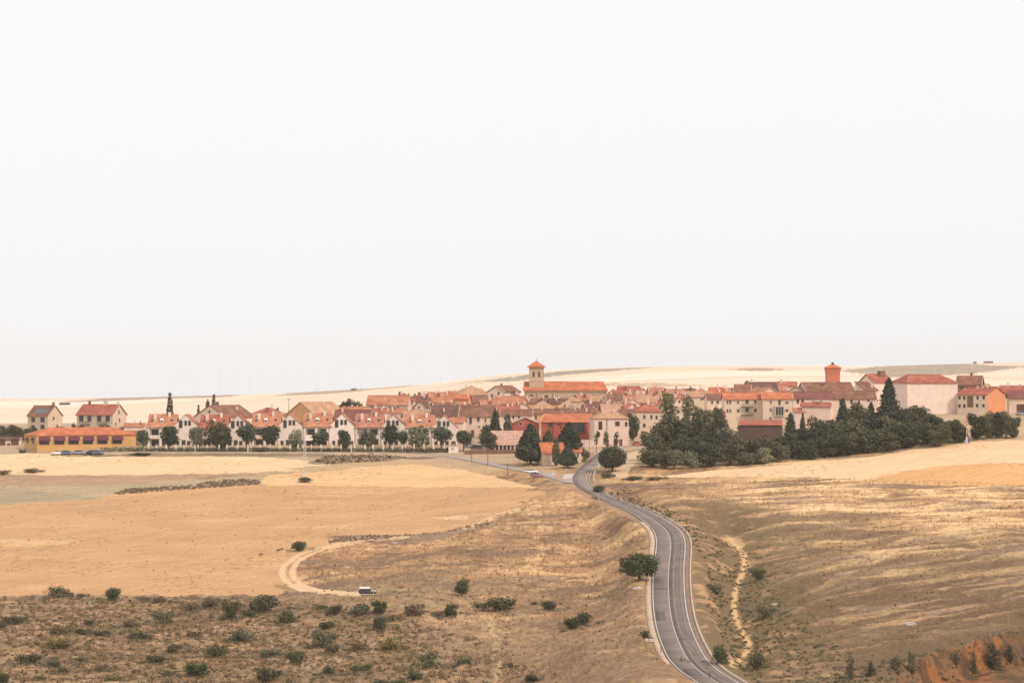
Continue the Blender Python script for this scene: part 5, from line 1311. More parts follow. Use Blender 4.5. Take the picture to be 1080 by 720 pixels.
# ------------------------------------------------------------------ shrubs on the slopes (centre column, centre row, width, height, kind, label)
SH = [
    (60, 622, 20, 16, 'shgrey', 'large grey-green shrub on the lower edge of the tan field, far left'),
    (75, 625.5, 8, 9, 'shgrey', 'small grey shrub just right of the large far-left field-edge shrub'),
    (86, 627, 10, 6, 'shdark', 'low dark shrub between the two largest field-edge shrubs at left'),
    (120, 624.5, 19, 17, 'shdense', 'dark green round shrub on the lower edge of the tan field'),
    (168, 630.5, 17, 8, 'shbrown', 'low dark brown shrub on the field edge right of the dark round shrub'),
    (152, 630, 9, 5, 'shbrown', 'tiny brown shrub on the field edge at lower left'),
    (200, 637, 22, 14, 'shbrown', 'broad brown-grey shrub below the field edge, left of two'),
    (221, 634, 20, 12, 'shbrown', 'broad brown-grey shrub below the field edge, right of two'),
    (245, 640, 16, 26, 'sholive', 'tall olive shrub below the field edge'),
    (263, 645, 14, 9, 'shdark', 'low dark shrub between the tall olive and the big grey-green shrub'),
    (277.5, 631.5, 28, 28, 'shgrey', 'largest grey-green shrub, left of where the track turns to the car'),
    (302, 648.5, 18, 17, 'sholive', 'round dark olive shrub below the largest grey-green shrub'),
    (14, 652.5, 26, 12, 'shdark', 'wide dark shrub near the left edge beside the faint trail'),
    (3, 658, 10, 10, 'shdark', 'dark shrub cut by the left edge below the faint trail'),
    (93, 655, 14, 9, 'shdark', 'dark shrub on the faint trail at lower left'),
    (64, 662, 22, 11, 'shbrown', 'brown-mauve shrub left of two dark shrubs under the trail'),
    (86, 664.5, 14, 9, 'sholive', 'olive shrub in the row under the faint trail'),
    (108, 666, 15, 7, 'shdark', 'low dark shrub, rightmost in the row under the trail'),
    (138, 656, 18, 11, 'shbrown', 'brown shrub in the middle of the lower left scrubland'),
    (150, 667, 26, 12, 'shdark', 'wide dark shrub in the middle of the lower left scrubland'),
    (171, 649, 22, 18, 'shgrey', 'airy grey shrub above the wide dark shrub at lower left'),
    (206, 667, 16, 9, 'shbrown', 'brown shrub below the broad brown-grey pair'),
    (253, 668, 28, 16, 'shgrey', 'wide grey-green shrub below the tall olive shrub'),
    (64, 677, 26, 14, 'shyellow', 'yellow-green shrub at lower left'),
    (183, 682, 18, 12, 'shdark', 'dark shrub left of the big dark olive one near the bottom'),
    (228, 685, 26, 17, 'sholive', 'big dark olive shrub near the bottom left'),
    (165, 694, 20, 12, 'sholive', 'olive shrub near the bottom below the wide dark shrub'),
    (30, 693, 24, 15, 'sholive', 'grey-olive shrub near the bottom left corner'),
    (56, 697, 16, 11, 'shgrey', 'grey shrub near the bottom left corner, right of the grey-olive one'),
    (66, 705, 12, 8, 'shdark', 'small dark shrub near the bottom left corner'),
    (107, 702, 16, 11, 'shbrown', 'dark brown shrub near the bottom, left quarter'),
    (84, 694, 11, 7, 'shdark', 'dark tuft-like shrub near the bottom, left quarter'),
    (178, 708, 14, 9, 'shdark', 'black-green small shrub at the bottom, left quarter'),
    (208, 703, 26, 18, 'shmid', 'green shrub at the bottom between two dark shrubs'),
    (41, 714, 12, 7, 'shdark', 'small dark shrub at the very bottom left'),
    (4, 713, 12, 16, 'shdark', 'dark shrub in the bottom left corner'),
    (120, 713, 20, 10, 'shyellow', 'yellowish low shrub at the very bottom left'),
    (340, 639, 12, 6, 'shmid', 'low green shrub left of the parked off-road car'),
    (353, 641, 16, 14, 'sholive', 'olive shrub left of the parked off-road car'),
    (380, 639.5, 26, 18, 'shgrey', 'grey shrub hiding the wheels of the off-road car'),
    (401, 638, 15, 18, 'shmid', 'fresh green shrub beside the bonnet of the off-road car'),
    (401, 656, 18, 19, 'shdense', 'dark green upright shrub below the off-road car'),
    (418, 649, 18, 9, 'shbrown', 'brown shrub right of the dark upright shrub'),
    (437, 641, 26, 15, 'shbrown', 'wide dry brown shrub right of the off-road car'),
    (475, 641, 14, 17, 'shmid', 'mid green shrub on the slope right of the dry brown one'),
    (463, 646, 15, 6, 'shbrown', 'low leafy clump standing in for the shadow left of the mid green shrub'),  # leafy clump put where the green shrub's shadow falls
    (345, 658, 14, 12, 'sholive', 'olive shrub right of the round dark olive shrub'),
    (339, 671, 25, 22, 'shgrey', 'large grey-brown airy shrub at lower centre left'),
    (351, 682, 14, 12, 'shdark', 'dark shrub at the foot of the large grey-brown one'),
    (377, 679, 16, 13, 'shbrown', 'mauve-brown shrub right of the large grey-brown one'),
    (415, 676, 28, 18, 'shyellow', 'wide tan shrub at lower centre'),
    (489, 696, 17, 10, 'shdense', 'dark green low shrub at lower centre'),
    (452, 693, 24, 22, 'shgrey', 'grey-olive airy shrub left of the dark green low one'),
    (437, 711, 20, 14, 'shdense', 'dark shrub at the bottom below the grey-olive one'),
    (380, 703, 22, 9, 'shmid', 'green low shrub near the bottom, centre left'),
    (345, 705, 14, 12, 'sholive', 'olive shrub near the bottom, centre left'),
    (281, 709, 26, 18, 'shplum' if False else 'shdark', 'big dark shrub at the bottom below the wide grey-green shrub'),
    (312, 691, 20, 18, 'sholive', 'tall olive shrub near the bottom, right of the big dark olive'),
    (283, 686, 22, 14, 'shgrey', 'grey shrub above the big dark bottom shrub'),
    (402, 718, 16, 7, 'shdark', 'dark shrub cut by the bottom edge, left of two'),
    (420, 718, 15, 7, 'shmid', 'green shrub cut by the bottom edge, right of two'),
    (524, 634, 36, 20, 'sholive', 'wide sparse olive shrub on the grassy slope'),
    (578.5, 637, 19, 13, 'shdense', 'dark shrub high on the grassy slope left of the road oak'),
    (563, 635.5, 6, 5, 'shdark', 'tiny dark shrub left of the dark one on the grassy slope'),
    (604, 655.5, 21, 14, 'shdense', 'dark shrub on the grassy slope, front one of a touching pair'),
    (614.5, 649.5, 17, 18, 'shdense', 'dark shrub on the grassy slope, rear one of a touching pair'),
    (560, 714, 18, 12, 'shmid', 'green shrub at the bottom of the grassy slope'),
    (538, 700, 7, 6, 'shdark', 'tiny dark shrub near the bottom of the grassy slope'),
    (680, 668, 8, 11, 'shmid', 'small green shrub on the left verge of the road'),
    (759, 687, 19, 26, 'shdense', 'tall dark shrub right of the road behind the kerb'),
    (756, 615, 14, 9, 'shgrey', 'grey low shrub right of the road below the bend'),
    (316, 574.5, 18, 13, 'shdense', 'square dark bush alone on the tan field beside the track'),
    (321.5, 505, 18, 6, 'shdense', 'flat dark bush at the foot of the pale lattice mast'),
    (631, 513.5, 14, 9, 'shdense', 'dark domed shrub inside the road bend'),
    (98, 666, 9, 6, 'shbrown', 'small brown shrub in the row under the faint trail'),
    (800, 600, 16, 10, 'sholive', 'olive shrub right of the sandy footpath, upper'),
    (806, 640, 18, 11, 'shgrey', 'grey shrub right of the sandy footpath, middle'),
    (800, 690, 22, 14, 'sholive', 'olive shrub right of the sandy footpath, near the bottom'),
    (690, 503, 24, 5, 'shyellow', 'low yellowish shrub at the foot of the grove near the round tree'),
    (640, 500, 14, 6, 'shgrey', 'grey low shrub under the big round tree'),
    (668, 503, 22, 6, 'shgrey', 'grey low shrub on the sandy bank left of the grove'),
    (150, 478, 20, 3.5, 'sholive', 'low olive shrub on the verge of the village street at left'),
    (24, 475.5, 8, 5, 'shmid', 'green shrub at the left corner of the yellow restaurant'),
    (35, 495, 22, 5, 'shbrown', 'brown bush at the left end of the pale field'),
    (4, 497, 14, 6, 'shbrown', 'brown bush at the left edge beside the pale field'),
    (275, 473, 16, 7, 'shdark', 'dark bush by the street under the fourth terrace tree gap'),
]
for (px, cy, w, h, kind, lb) in SH:
    plant(kind, px, cy + h / 2, cy - h / 2, w * 1.02, lb, 'shrub')
def understory(rng):
    Q = []
    for (px, cy, w, h, kind, lb) in SH:
        if cy < 560: continue
        x, y = hit(px, cy + h / 2); s = y / F
        for _ in range(9):
            Q.append((x + rng.normal() * w * s * .75, y + rng.normal() * w * s * .8, w * s * rng.uniform(.10, .26)))
    Q = np.array(Q); z = height(Q[:, 0], Q[:, 1]); per = 90
    P = np.repeat(np.column_stack([Q[:, :2], z]), per, 0); S = np.repeat(Q[:, 2], per)
    d = rng.normal(size=P.shape); d /= np.linalg.norm(d, axis=1)[:, None]
    P = P + d * (rng.random(len(P)) ** .4 * S)[:, None] * np.array((1.3, 1.3, .6)); P[:, 2] += S * .3
    V, Fc = leaves(P, d + np.array((0, 0, .3)), .10, rng)
    t = np.clip(np.repeat(rng.random(len(Q)), per) * .7 + .3 * rng.random(len(P)), 0, 1)
    tag(np_mesh('undergrowth', V, Fc, 'leaf_grey', None, np.repeat(t, 4)), kind='stuff')
understory(np.random.default_rng(5))
plant('oak', 674.5, 617, 580.5, 42, 'spreading green oak standing on the left edge of the road')
plant('broad', 487.5, 628, 607.5, 14.5, 'lone small dark tree with visible trunk on the grassy slope', 'tree')
for i, (px, top, w, lb) in enumerate(((898, 688, 12, 'dark dry upright shrub at the left end of the clay bank'), (918, 690, 12, 'dark dry upright shrub on the clay bank, second from the left'), (945, 686, 13, 'dark dry upright shrub just left of the bare orange clay'), (962, 684, 12, 'dark dry upright shrub at the left rim of the bare orange clay'), (1008, 683, 10, 'thin dark upright shrub at the right rim of the bare orange clay'), (1027, 680, 12, 'dark upright shrub on the clay bank, third from the right edge'), (1048, 676, 14, 'dark upright shrub on the clay bank, second from the right edge'), (1066, 672, 12, 'dark upright shrub on the clay bank at the right edge'))):
    x, Y = BANK[min(len(BANK) - 1, int(np.argmin(np.abs(CX + F * BANK[:, 0] / BANK[:, 1] - px))))]
    bx = np.interp(px, CX + F * BANK[:, 0] / BANK[:, 1], BANK[:, 1])
    plant('shtall', px, 0, top, w, lb, 'shrub', Y=bx - 8.5)
# field margins: uncounted brush
def scatter(pix, n, smin, smax, m, name, rng, per=26, leaf=.13):
    W_ = np.array([hit(*p) for p in pix]); lo, hi = W_.min(0), W_.max(0)
    Q = rng.uniform(lo, hi, (n * 4, 2)); Q = Q[in_poly(Q[:, 0], Q[:, 1], W_)][:n]
    z = height(Q[:, 0], Q[:, 1]); S = rng.uniform(smin, smax, len(Q))
    P = np.repeat(np.column_stack([Q, z]), per, 0); s = np.repeat(S, per)
    d = rng.normal(size=P.shape); d /= np.linalg.norm(d, axis=1)[:, None]
    r = rng.random(len(P)) ** .4
    P2 = P + d * (r * s)[:, None] * np.array((1, 1, .55)); P2[:, 2] += s * .35
    V, Fc = leaves(P2, d + np.array((0, 0, .3)), leaf, rng)
    t = np.clip(np.repeat(rng.random(len(Q)), per) * .6 + .4 * rng.random(len(P)), 0, 1)
    return tag(np_mesh(name, V, Fc, m, None, np.repeat(t, 4)), kind='stuff')
rg = np.random.default_rng(77)
scatter([(118, 520), (135, 515.5), (205, 511.5), (225, 507), (255, 505.5), (275, 507), (274, 511), (205, 515.5), (122, 522)], 420, .25, .7, 'leaf_brown', 'field_margin_brush', rg)
scatter([(330, 487), (345, 480), (400, 479.5), (432, 482), (400, 486), (345, 490)], 450, .12, .34, 'leaf_brown', 'verge_brush', rg)
scatter([(352, 565), (345, 572), (390, 570), (440, 564), (510, 556), (520, 551), (500, 553), (470, 561), (430, 563.5)], 150, .2, .5, 'leaf_brown', 'track_brush', rg)
scatter([(-20, 629), (290, 630), (380, 645), (520, 680), (600, 722), (-20, 722)], 2600, .3, 1.0, 'leaf_brown', 'brown_scrub', rg)
scatter([(-20, 632), (290, 634), (380, 645), (480, 670), (520, 722), (-20, 722)], 1500, .25, .8, 'leaf_olive', 'olive_scrub', rg)
scatter([(640, 560), (690, 560), (688, 700), (740, 722), (300, 722), (330, 600), (420, 580)], 500, .15, .35, 'leaf_brown', 'slope_scrub', rg, per=18)
scatter([(880, 712), (965, 692), (1085, 660), (1085, 668), (972, 702), (960, 722), (880, 722)], 420, .25, .8, 'leaf_shrub', 'bank_scrub', rg)
scatter([(748, 560), (800, 570), (830, 640), (900, 690), (900, 722), (790, 722), (770, 680), (745, 640)], 800, .2, .6, 'leaf_grey', 'gully_scrub', rg)
scatter([(800, 560), (1085, 530), (1085, 660), (900, 715), (830, 640)], 350, .12, .3, 'leaf_brown', 'hillside_scrub', rg, per=18)
scatter([(615, 530), (660, 512), (700, 530), (745, 560), (752, 620), (740, 590), (715, 552), (650, 527)], 600, .15, .4, 'leaf_olive', 'roadside_scrub', rg)
scatter([(-20, 536), (100, 529), (272, 516), (540, 519), (480, 556), (340, 563), (300, 600), (290, 624), (-20, 624)], 90, .12, .34, 'leaf_brown', 'field_weeds', rg, per=10)
# dry grass: blades in tufts over the rough slopes
def grass(pix, n, hmin, hmax, name, rng):
    W_ = np.array([hit(*p) for p in pix]); lo, hi = W_.min(0), W_.max(0)
    Q = rng.uniform(lo, hi, (n * 4, 2)); Q = Q[in_poly(Q[:, 0], Q[:, 1], W_)]
    nn = fbm(Q[:, 0] / 7, Q[:, 1] / 4, 601, 3); Q = Q[(nn + .25 * rng.normal(size=len(Q))) > .05][:n]
    d, _, _ = polydist(Q[:, 0], Q[:, 1], ROAD, 8); d2, _, _ = polydist(Q[:, 0], Q[:, 1], TRACK, 4); d3, _, _ = polydist(Q[:, 0], Q[:, 1], FOOT, 4)
    Q = Q[(d > 6.3) & (d2 > 2.6) & (d3 > 1.4)]
    z = height(Q[:, 0], Q[:, 1]); k = 5
    B = np.repeat(np.column_stack([Q, z]), k, 0); B[:, :2] += rng.normal(size=(len(B), 2)) * .16
    h = rng.uniform(hmin, hmax, len(B)); a = rng.random(len(B)) * 6.283; w = .05
    tip = B + np.column_stack([rng.normal(size=(len(B), 2)) * .22 * h[:, None], h])
    u = np.column_stack([np.cos(a), np.sin(a), np.zeros(len(B))]) * w
    V = np.stack([B - u - (0, 0, .15), B + u - (0, 0, .15), tip + u * .3, tip - u * .3], 1).reshape(-1, 3)
    t = np.clip(np.repeat(rng.random(len(Q)), k) * .7 + .3 * rng.random(len(B)), 0, 1)
    return tag(np_mesh(name, V, np.arange(len(V)).reshape(-1, 4), 'straw', None, np.repeat(t, 4)), kind='stuff')
grass([(300, 600), (350, 575), (500, 555), (570, 525), (640, 535), (686, 560), (686, 690), (745, 722), (300, 722)], 9000, .25, .7, 'dry_grass', rg)
grass([(748, 560), (690, 510), (900, 505), (1085, 512), (1085, 665), (900, 715), (800, 715)], 4500, .25, .7, 'hillside_grass', rg)
grass([(-20, 629), (300, 629), (300, 722), (-20, 722)], 9000, .2, .55, 'scrubland_grass', rg)

# hedges and front walls of the terrace
def hedge(name, x0, x1, y, h, label, group, rng, m='leaf_dark'):
    zc = hz((x0 + x1) / 2, y)
    o = thing(name, label, 'hedge', ((x0 + x1) / 2, y, zc), 0, group)
    L = x1 - x0; n = int(L * 95)
    P = np.column_stack([rng.uniform(-L / 2, L / 2, n), rng.uniform(-.4, .4, n), rng.uniform(0, h, n)])
    zz_ = height(P[:, 0] + o.location.x, P[:, 1] + y) - zc; P[:, 2] += zz_
    P[:, 2] += .12 * np.sin(P[:, 0] * 2.2)
    d = np.column_stack([np.zeros(n), np.sign(P[:, 1]), np.full(n, .6)])
    V, Fc = leaves(P, d, .16, rng)
    np_mesh('foliage', V, Fc, m, o, np.repeat(rng.random(n), 4))
    return o
s = 960 / F
for i, px in enumerate(TX):
    hedge('hedge', (px - 3 - CX) * s, (px + 50 - CX) * s, 959.5, 1.35, 'dark green hedge along the street before the terrace house, %s of six' % ordl[i], 'street hedges before the white terrace', rg)
    T = thing('front_wall', 'white posts and low front wall of the terrace house, %s of six' % ordl[i], 'wall', ((px + 24 - CX) * s, 962.5, hz((px + 24 - CX) * s, 962.5)), 0, 'front walls of the white terrace')
    m = MB(); m.box(-8.2, 8.2, -.1, .1, -.8, .9); m.build('low_wall', 'wall_brown', T)
    for k in range(6):
        m = MB(); x = -8 + 16 * k / 5 + random.uniform(-.5, .5); m.box(x - .22, x + .22, -.24, .24, -.8, 2.3); m.box(x - .28, x + .28, -.3, .3, 2.3, 2.42); m.build('post', 'post_white', T)
hedge('hedge', (105 - CX) * s, (150 - CX) * s, 961, 1.6, 'dark hedge between the yellow restaurant and the first terrace house', None, rg)
# white kiosk wall by the end of the terrace
x, Y = hit(478, 478); T = thing('kiosk', 'small white roadside kiosk at the right end of the terrace', 'kiosk', (x, Y + 3, hz(x, Y + 3)))
m = MB(); m.box(-1.6, 1.6, 0, 2.4, -1, 2.2); m.build('wall', 'wall_white', T); m = MB(); m.box(-1.75, 1.75, -.2, 2.6, 2.2, 2.36); m.build('roof', 'concrete', T)
m = MB(); m.box(-.9, .3, -.04, .02, .9, 1.7); m.build('shutter', 'wall_grey', T)
# low pink wall before the villa, brown retaining bank wall before the shed
def wall_run(name, label, pts, h, th, m, cat='wall', posts=0):
    P = [pt(*q) for q in pts]; o = thing(name, label, cat, P[0])
    mb = MB()
    for a, b in zip(P[:-1], P[1:]):
        d = (b - a); d.z = 0; L = d.length; n = Vector((-d.y, d.x, 0)).normalized() * th / 2
        q = [a - n, b - n, b + n, a + n]
        mb.add([(v.x - P[0].x, v.y - P[0].y, v.z - P[0].z - 1) for v in q] + [(v.x - P[0].x, v.y - P[0].y, v.z - P[0].z + h) for v in q], [(0, 3, 2, 1), (4, 5, 6, 7), (0, 1, 5, 4), (1, 2, 6, 5), (2, 3, 7, 6), (3, 0, 4, 7)])
    mb.build('masonry', m, o)
    if posts:
        tot = sum((b - a).length for a, b in zip(P[:-1], P[1:])); k = 0
        for a, b in zip(P[:-1], P[1:]):
            L = (b - a).length; n = max(1, int(posts * L / tot))
            for i in range(n):
                c = a.lerp(b, i / n) - P[0]; pm = MB(); pm.box(c.x - .2, c.x + .2, c.y - .2, c.y + .2, c.z - .8, c.z + h + .35); pm.build('post', 'post_white', o)
    return o
wall_run('garden_wall', 'low pink wall below the red building and the villa', [(613, 471.5), (626, 471), (638, 469)], 2.4, .3, 'wall_pink', posts=5)
wall_run('garden_wall', 'brown low wall before the open ribbed-roof shed', [(490, 478.5), (515, 478.5), (548, 478)], 1.3, .4, 'wall_brown')
wall_run('garden_wall', 'pale boundary wall below the big pale hall', [(985, 446), (1005, 445), (1030, 446)], 1.4, .3, 'wall_beige')

# ------------------------------------------------------------------ vehicles
def car(label, loc, rz, paint_, kind='hatch', group=None, cat='car'):
    T = thing('parked_car', label, cat, loc, rz, group)
    L, Wd = (4.2, 1.72) if kind != 'jeep' else (3.9, 1.75)
    def loft(secs):     # sections (x, half width, z0, z1, top half width)
        m = MB(); v = []
        for x, hw, z0, z1, tw in secs:
            v += [(x, -hw, z0), (x, -hw * 1.0, (z0 + z1) / 2), (x, -tw, z1), (x, tw, z1), (x, hw, (z0 + z1) / 2), (x, hw, z0)]
        n = 6
        f = [(i * n + k, i * n + (k + 1) % n, (i + 1) * n + (k + 1) % n, (i + 1) * n + k) for i in range(len(secs) - 1) for k in range(n)]
        f += [tuple(range(n))[::-1], tuple(range((len(secs) - 1) * n, len(secs) * n))]
        return m.add(v, f)
    if kind == 'jeep':
        loft([(-1.95, .80, .45, 1.05, .78), (-1.8, .86, .40, 1.15, .84), (.55, .87, .40, 1.15, .84), (.7, .86, .40, 1.1, .80), (1.75, .80, .42, 1.02, .74), (1.95, .74, .5, .9, .7)]).build('body', 'car_dark', T, True)
        m = MB(); m.box(.75, 1.85, -.68, .68, 1.0, 1.12); m.build('bonnet', 'car_white', T)
        loft([(-1.88, .80, 1.16, 1.62, .74), (.35, .80, 1.16, 1.62, .73), (.72, .80, 1.16, 1.24, .76)]).build('windows', 'car_glass', T)
        loft([(-1.95, .78, 1.60, 1.98, .68), (.45, .78, 1.60, 1.98, .66)]).build('roof', 'car_white', T)
        m = MB(); m.tube([(-2.12, 0, .95), (-1.95, 0, .95)], [.34, .34], 12); m.build('spare_wheel', 'tyre', T)
        wr, wx = .36, (-1.2, 1.25)
    else:
        loft([(-2.08, .70, .35, .75, .66), (-1.9, .82, .26, .90, .78), (-.9, .86, .24, .94, .82), (.7, .86, .24, .92, .82), (1.6, .82, .25, .80, .74), (2.05, .72, .33, .62, .64)]).build('body', paint_, T, True)
        loft([(-1.85, .76, .90, .95, .72), (-1.35, .75, .92, 1.36, .58), (.05, .76, .92, 1.36, .58), (.95, .76, .90, .95, .70)]).build('windows', 'car_glass', T)
        loft([(-1.4, .60, 1.35, 1.43, .54), (.1, .60, 1.35, 1.43, .54)]).build('roof', paint_, T)
        wr, wx = .30, (-1.28, 1.28)
    for x in wx:
        for sgn in (-1, 1):
            m = MB(); m.tube([(x, sgn * .62, wr), (x, sgn * .88, wr)], [wr, wr], 14); w_ = m.build('wheel', 'tyre', T)
            m = MB(); m.tube([(x, sgn * .86, wr), (x, sgn * .89, wr)], [wr * .6, wr * .55], 10); m.build('rim', 'steel_pale', w_)
    for sgn in (-1, 1):
        m = MB(); xf = 1.9 if kind == 'jeep' else 1.93; m.box(xf, xf + .1, sgn * .56 - .12, sgn * .56 + .12, .62, .76); m.build('headlight', 'lamp_glass', T)
    return T
def carpx(px, py, rz, *a, **k):
    x, y = hit(px, py); return car(a[0], (x, y, hz(x, y) + .02), rz, *a[1:], **k)
carpx(388, 627.5, R(4), 'white hardtop off-road car parked at the end of the dirt track', 'car_white', 'jeep')
carpx(560.5, 501.5, R(-8), 'white car parked on the side road near the junction', 'car_white')
carpx(566.5, 506.3, R(-14), 'plum and white car right below the white one near the junction', 'car_plum')
for px, c, lb in ((60.5, 'car_white', 'white car, leftmost of those parked before the yellow restaurant'), (71.5, 'car_blue', 'blue car parked second from the left before the yellow restaurant'), (85, 'car_grey', 'grey car parked in the middle before the yellow restaurant'), (95, 'car_dark', 'dark car parked fourth from the left before the yellow restaurant'), (103, 'car_blue', 'dark blue car, rightmost of those before the yellow restaurant')):
    s = 953 / F; x = (px - CX) * s; car(lb, (x, 953, hz(x, 953) + .02), R(random.choice((0, 180)) + random.uniform(-6, 6)), c, 'hatch', 'cars before the yellow restaurant')
for px, Y, c, lb in ((495, 972, 'car_grey', 'grey car parked behind the brownish plum round tree'), (503, 968, 'car_dark', 'dark car parked left of the open shed'), (509.5, 978, 'car_white', 'white car parked against the townhouse, left of the open shed')):
    s = Y / F; x = (px - CX) * s; car(lb, (x, Y, hz(x, Y) + .02), R(random.uniform(-20, 20)), c)
s = 965 / F; x = (673 - CX) * s; car('red car parked on the lane right of the pink villa', (x, 965, hz(x, 965) + .02), R(15), 'car_red')
s = 950 / F; x = (1078 - CX) * s; car('grey car before the garage at the right edge', (x, 950, hz(x, 950) + .02), R(5), 'car_grey')

# ------------------------------------------------------------------ poles, masts, signs, rails
def lattice(label, px, base, top, wpx, m='steel_pale', Y=None, thin=.07):
    if Y is None: x, Y = hit(px, base)
    else: x = (px - CX) * Y / F
    s = Y / F; z = hz(x, Y); h = ZC + (CY - top) * s - z; w = wpx * s / 2
    T = thing('lattice_mast', label, 'mast', (x, Y, z))
    lg = lambda t, sx, sy: (sx * w * (1 - .55 * t), sy * w * (1 - .55 * t), h * t)
    for sx in (-1, 1):
        for sy in (-1, 1):
            mb = MB(); mb.tube([(sx * w, sy * w, -.6), lg(1, sx, sy)], [thin, thin * .8], 4); mb.build('leg', m, T)
    mb = MB(); n = 11
    for k in range(n):
        a, b = k / n, (k + 1) / n
        for q in ((-1, -1, 1, -1), (1, -1, 1, 1), (1, 1, -1, 1), (-1, 1, -1, -1)):
            mb.tube([lg(a, q[0], q[1]), lg(b, q[2], q[3])], [thin * .55] * 2, 3); mb.tube([lg(a, q[2], q[3]), lg(b, q[0], q[1])], [thin * .55] * 2, 3)
    mb.build('bracing', m, T)
    mb = MB()
    for q in (.9, .97):
        mb.tube([(-w * 1.7, 0, h * q), (w * 1.7, 0, h * q)], [thin * .7] * 2, 4)
    mb.build('crossarm', m, T)
    return T
lattice('pale lattice power mast standing on the bright stubble field', 321.5, 502.5, 455, 3.2)
def far_mast(label, px, base_row, top, Y):
    x = (px - CX) * Y / F; z = hz(x, Y); h = ZC + (CY - top) * Y / F - z; r = Y / F * .17
    T = thing('radio_mast', label, 'mast', (x, Y, z))
    mb = MB(); mb.tube([(0, 0, -2), (0, 0, h)], [r, r * .8], 6); mb.build('pole', 'steel_pale', T)
    mb = MB(); mb.box(-r * 2.2, r * 2.2, -r, r, h * .86, h * .9); mb.build('antenna', 'steel_pale', T)
far_mast('tall thin mast on the far horizon, left of two', 232.8, 418, 389.5, 4300)
far_mast('thin pale mast on the far horizon, right of two', 263, 418, 397.5, 4500)
far_mast('short thin mast on the horizon above the bushy trees', 333.5, 412, 404.5, 4700)
far_mast('short thin mast on the horizon left of the manor', 464.8, 404, 397, 4700)
def pole(name, label, px, base, top, r=.11, arm=True, m='pole_wood', cat='utility pole', Y=None):
    if Y is None: x, Y = hit(px, base)
    else: x = (px - CX) * Y / F
    s = Y / F; z = hz(x, Y); h = ZC + (CY - top) * s - z
    T = thing(name, label, cat, (x, Y, z))
    mb = MB(); mb.tube([(0, 0, -.6), (0, 0, h)], [r, r * .7], 7); mb.build('post', m, T)
    if arm:
        mb = MB(); mb.box(-.7, .7, -.05, .05, h - .5, h - .38)
        for q in (-.6, 0, .6): mb.tube([(q, 0, h - .38), (q, 0, h - .2)], [.04, .05], 5)
        mb.build('crossarm', m, T)
    return T
pole('utility_pole', 'dark wooden pole beside the side road left of the open shed', 497.5, 488, 466.5)
pole('utility_pole', 'dark wooden pole at the side road below the open shed', 514.5, 492.5, 471.5)
pole('utility_pole', 'dark wooden pole at the side road nearest the parked white car', 535.5, 502.8, 488)
pole('lamp_post', 'thin lamp post in front of the pink garden wall', 621.5, 482, 461, .07, False, 'steel_dark', 'lamp post')
pole('lamp_post', 'thin lamp post at the left corner of the pink villa', 616, 478, 457.5, .07, False, 'steel_dark', 'lamp post')
# antenna on barn roof stands on the ground behind it
pole('radio_antenna', 'thin antenna pole behind the ochre barn', 304.5, 0, 420, .12, True, 'steel_dark', 'antenna', Y=1048)
# signpost at the right
s = 900 / F; x = (1019.6 - CX) * s; z = hz(x, 900); T = thing('signpost', 'tall post with red-brown top, white base panel and blue panel', 'signpost', (x, 900, z))
h = ZC + (CY - 437.5) * s - z
mb = MB(); mb.tube([(0, 0, -.5), (0, 0, h)], [.09, .08], 8); mb.build('post', 'post_white', T)
mb = MB(); mb.tube([(0, 0, h * .62), (0, 0, h + .05)], [.14, .13], 8); mb.build('banner', 'wall_brick', T)
mb = MB(); mb.box(-.35, .25, -.3, -.18, .1, 1.9); mb.build('base_panel', 'white_paint', T)
mb = MB(); mb.box(.3, .75, -.3, -.18, .2, 1.6); mb.build('side_panel', 'sign_blue', T)
# guard rail on the outside of the bend
def rail(label, P, off, i0, i1):
    N = normals2(P); Q = P[i0:i1:2]; Nn = N[i0:i1:2]
    a = Q[:, :2] + Nn * off; o = thing('guard_rail', label, 'guard rail', (a[0, 0], a[0, 1], Q[0, 2])); L = Vector(o.location)
    mb = MB()
    pts = [Vector((p[0], p[1], z)) - L for p, z in zip(a, Q[:, 2])]
    for p, q in zip(pts[:-1], pts[1:]):
        n = Vector((-(q - p).y, (q - p).x, 0)).normalized() * .05
        v = [p - n, q - n, q + n, p + n]; mb.add([(c.x, c.y, c.z + .5) for c in v] + [(c.x, c.y, c.z + .85) for c in v], [(0, 3, 2, 1), (4, 5, 6, 7), (0, 1, 5, 4), (1, 2, 6, 5), (2, 3, 7, 6), (3, 0, 4, 7)])
    mb.build('beam', 'steel_pale', o)
    for p in pts:
        pm = MB(); pm.box(p.x - .06, p.x + .06, p.y + .05, p.y + .15, p.z - .5, p.z + .8); pm.build('post', 'steel_pale', o)
Nr = len(ROAD)
rail('pale metal guard rail on the right side of the bend at the junction', ROAD, -4.0, int(Nr * .80), int(Nr * .985))
# delineator posts along the left verge
for k, (px, py) in enumerate(((684.7, 678), (697, 686), (718.5, 697.5), (686.5, 561), (748, 716))):
    x, y = hit(px, py); z = hz(x, y); T = thing('marker_post', ['dark marker post on the left verge below the oak', 'dark marker post on the left verge where the road curves at the bottom', 'dark marker post on the bank top hiding the road edge', 'dark marker post on the left verge above the oak', 'dark marker post nearest the bottom on the left bank'][k], 'marker post', (x, y, z))
    mb = MB(); mb.tube([(0, 0, -.3), (0, 0, 1.5)], [.08, .07], 6); mb.build('post', 'steel_dark', T)
    mb = MB(); mb.tube([(0, 0, 1.5), (0, 0, 1.62)], [.085, .06], 6); mb.build('cap', 'steel_pale', T)
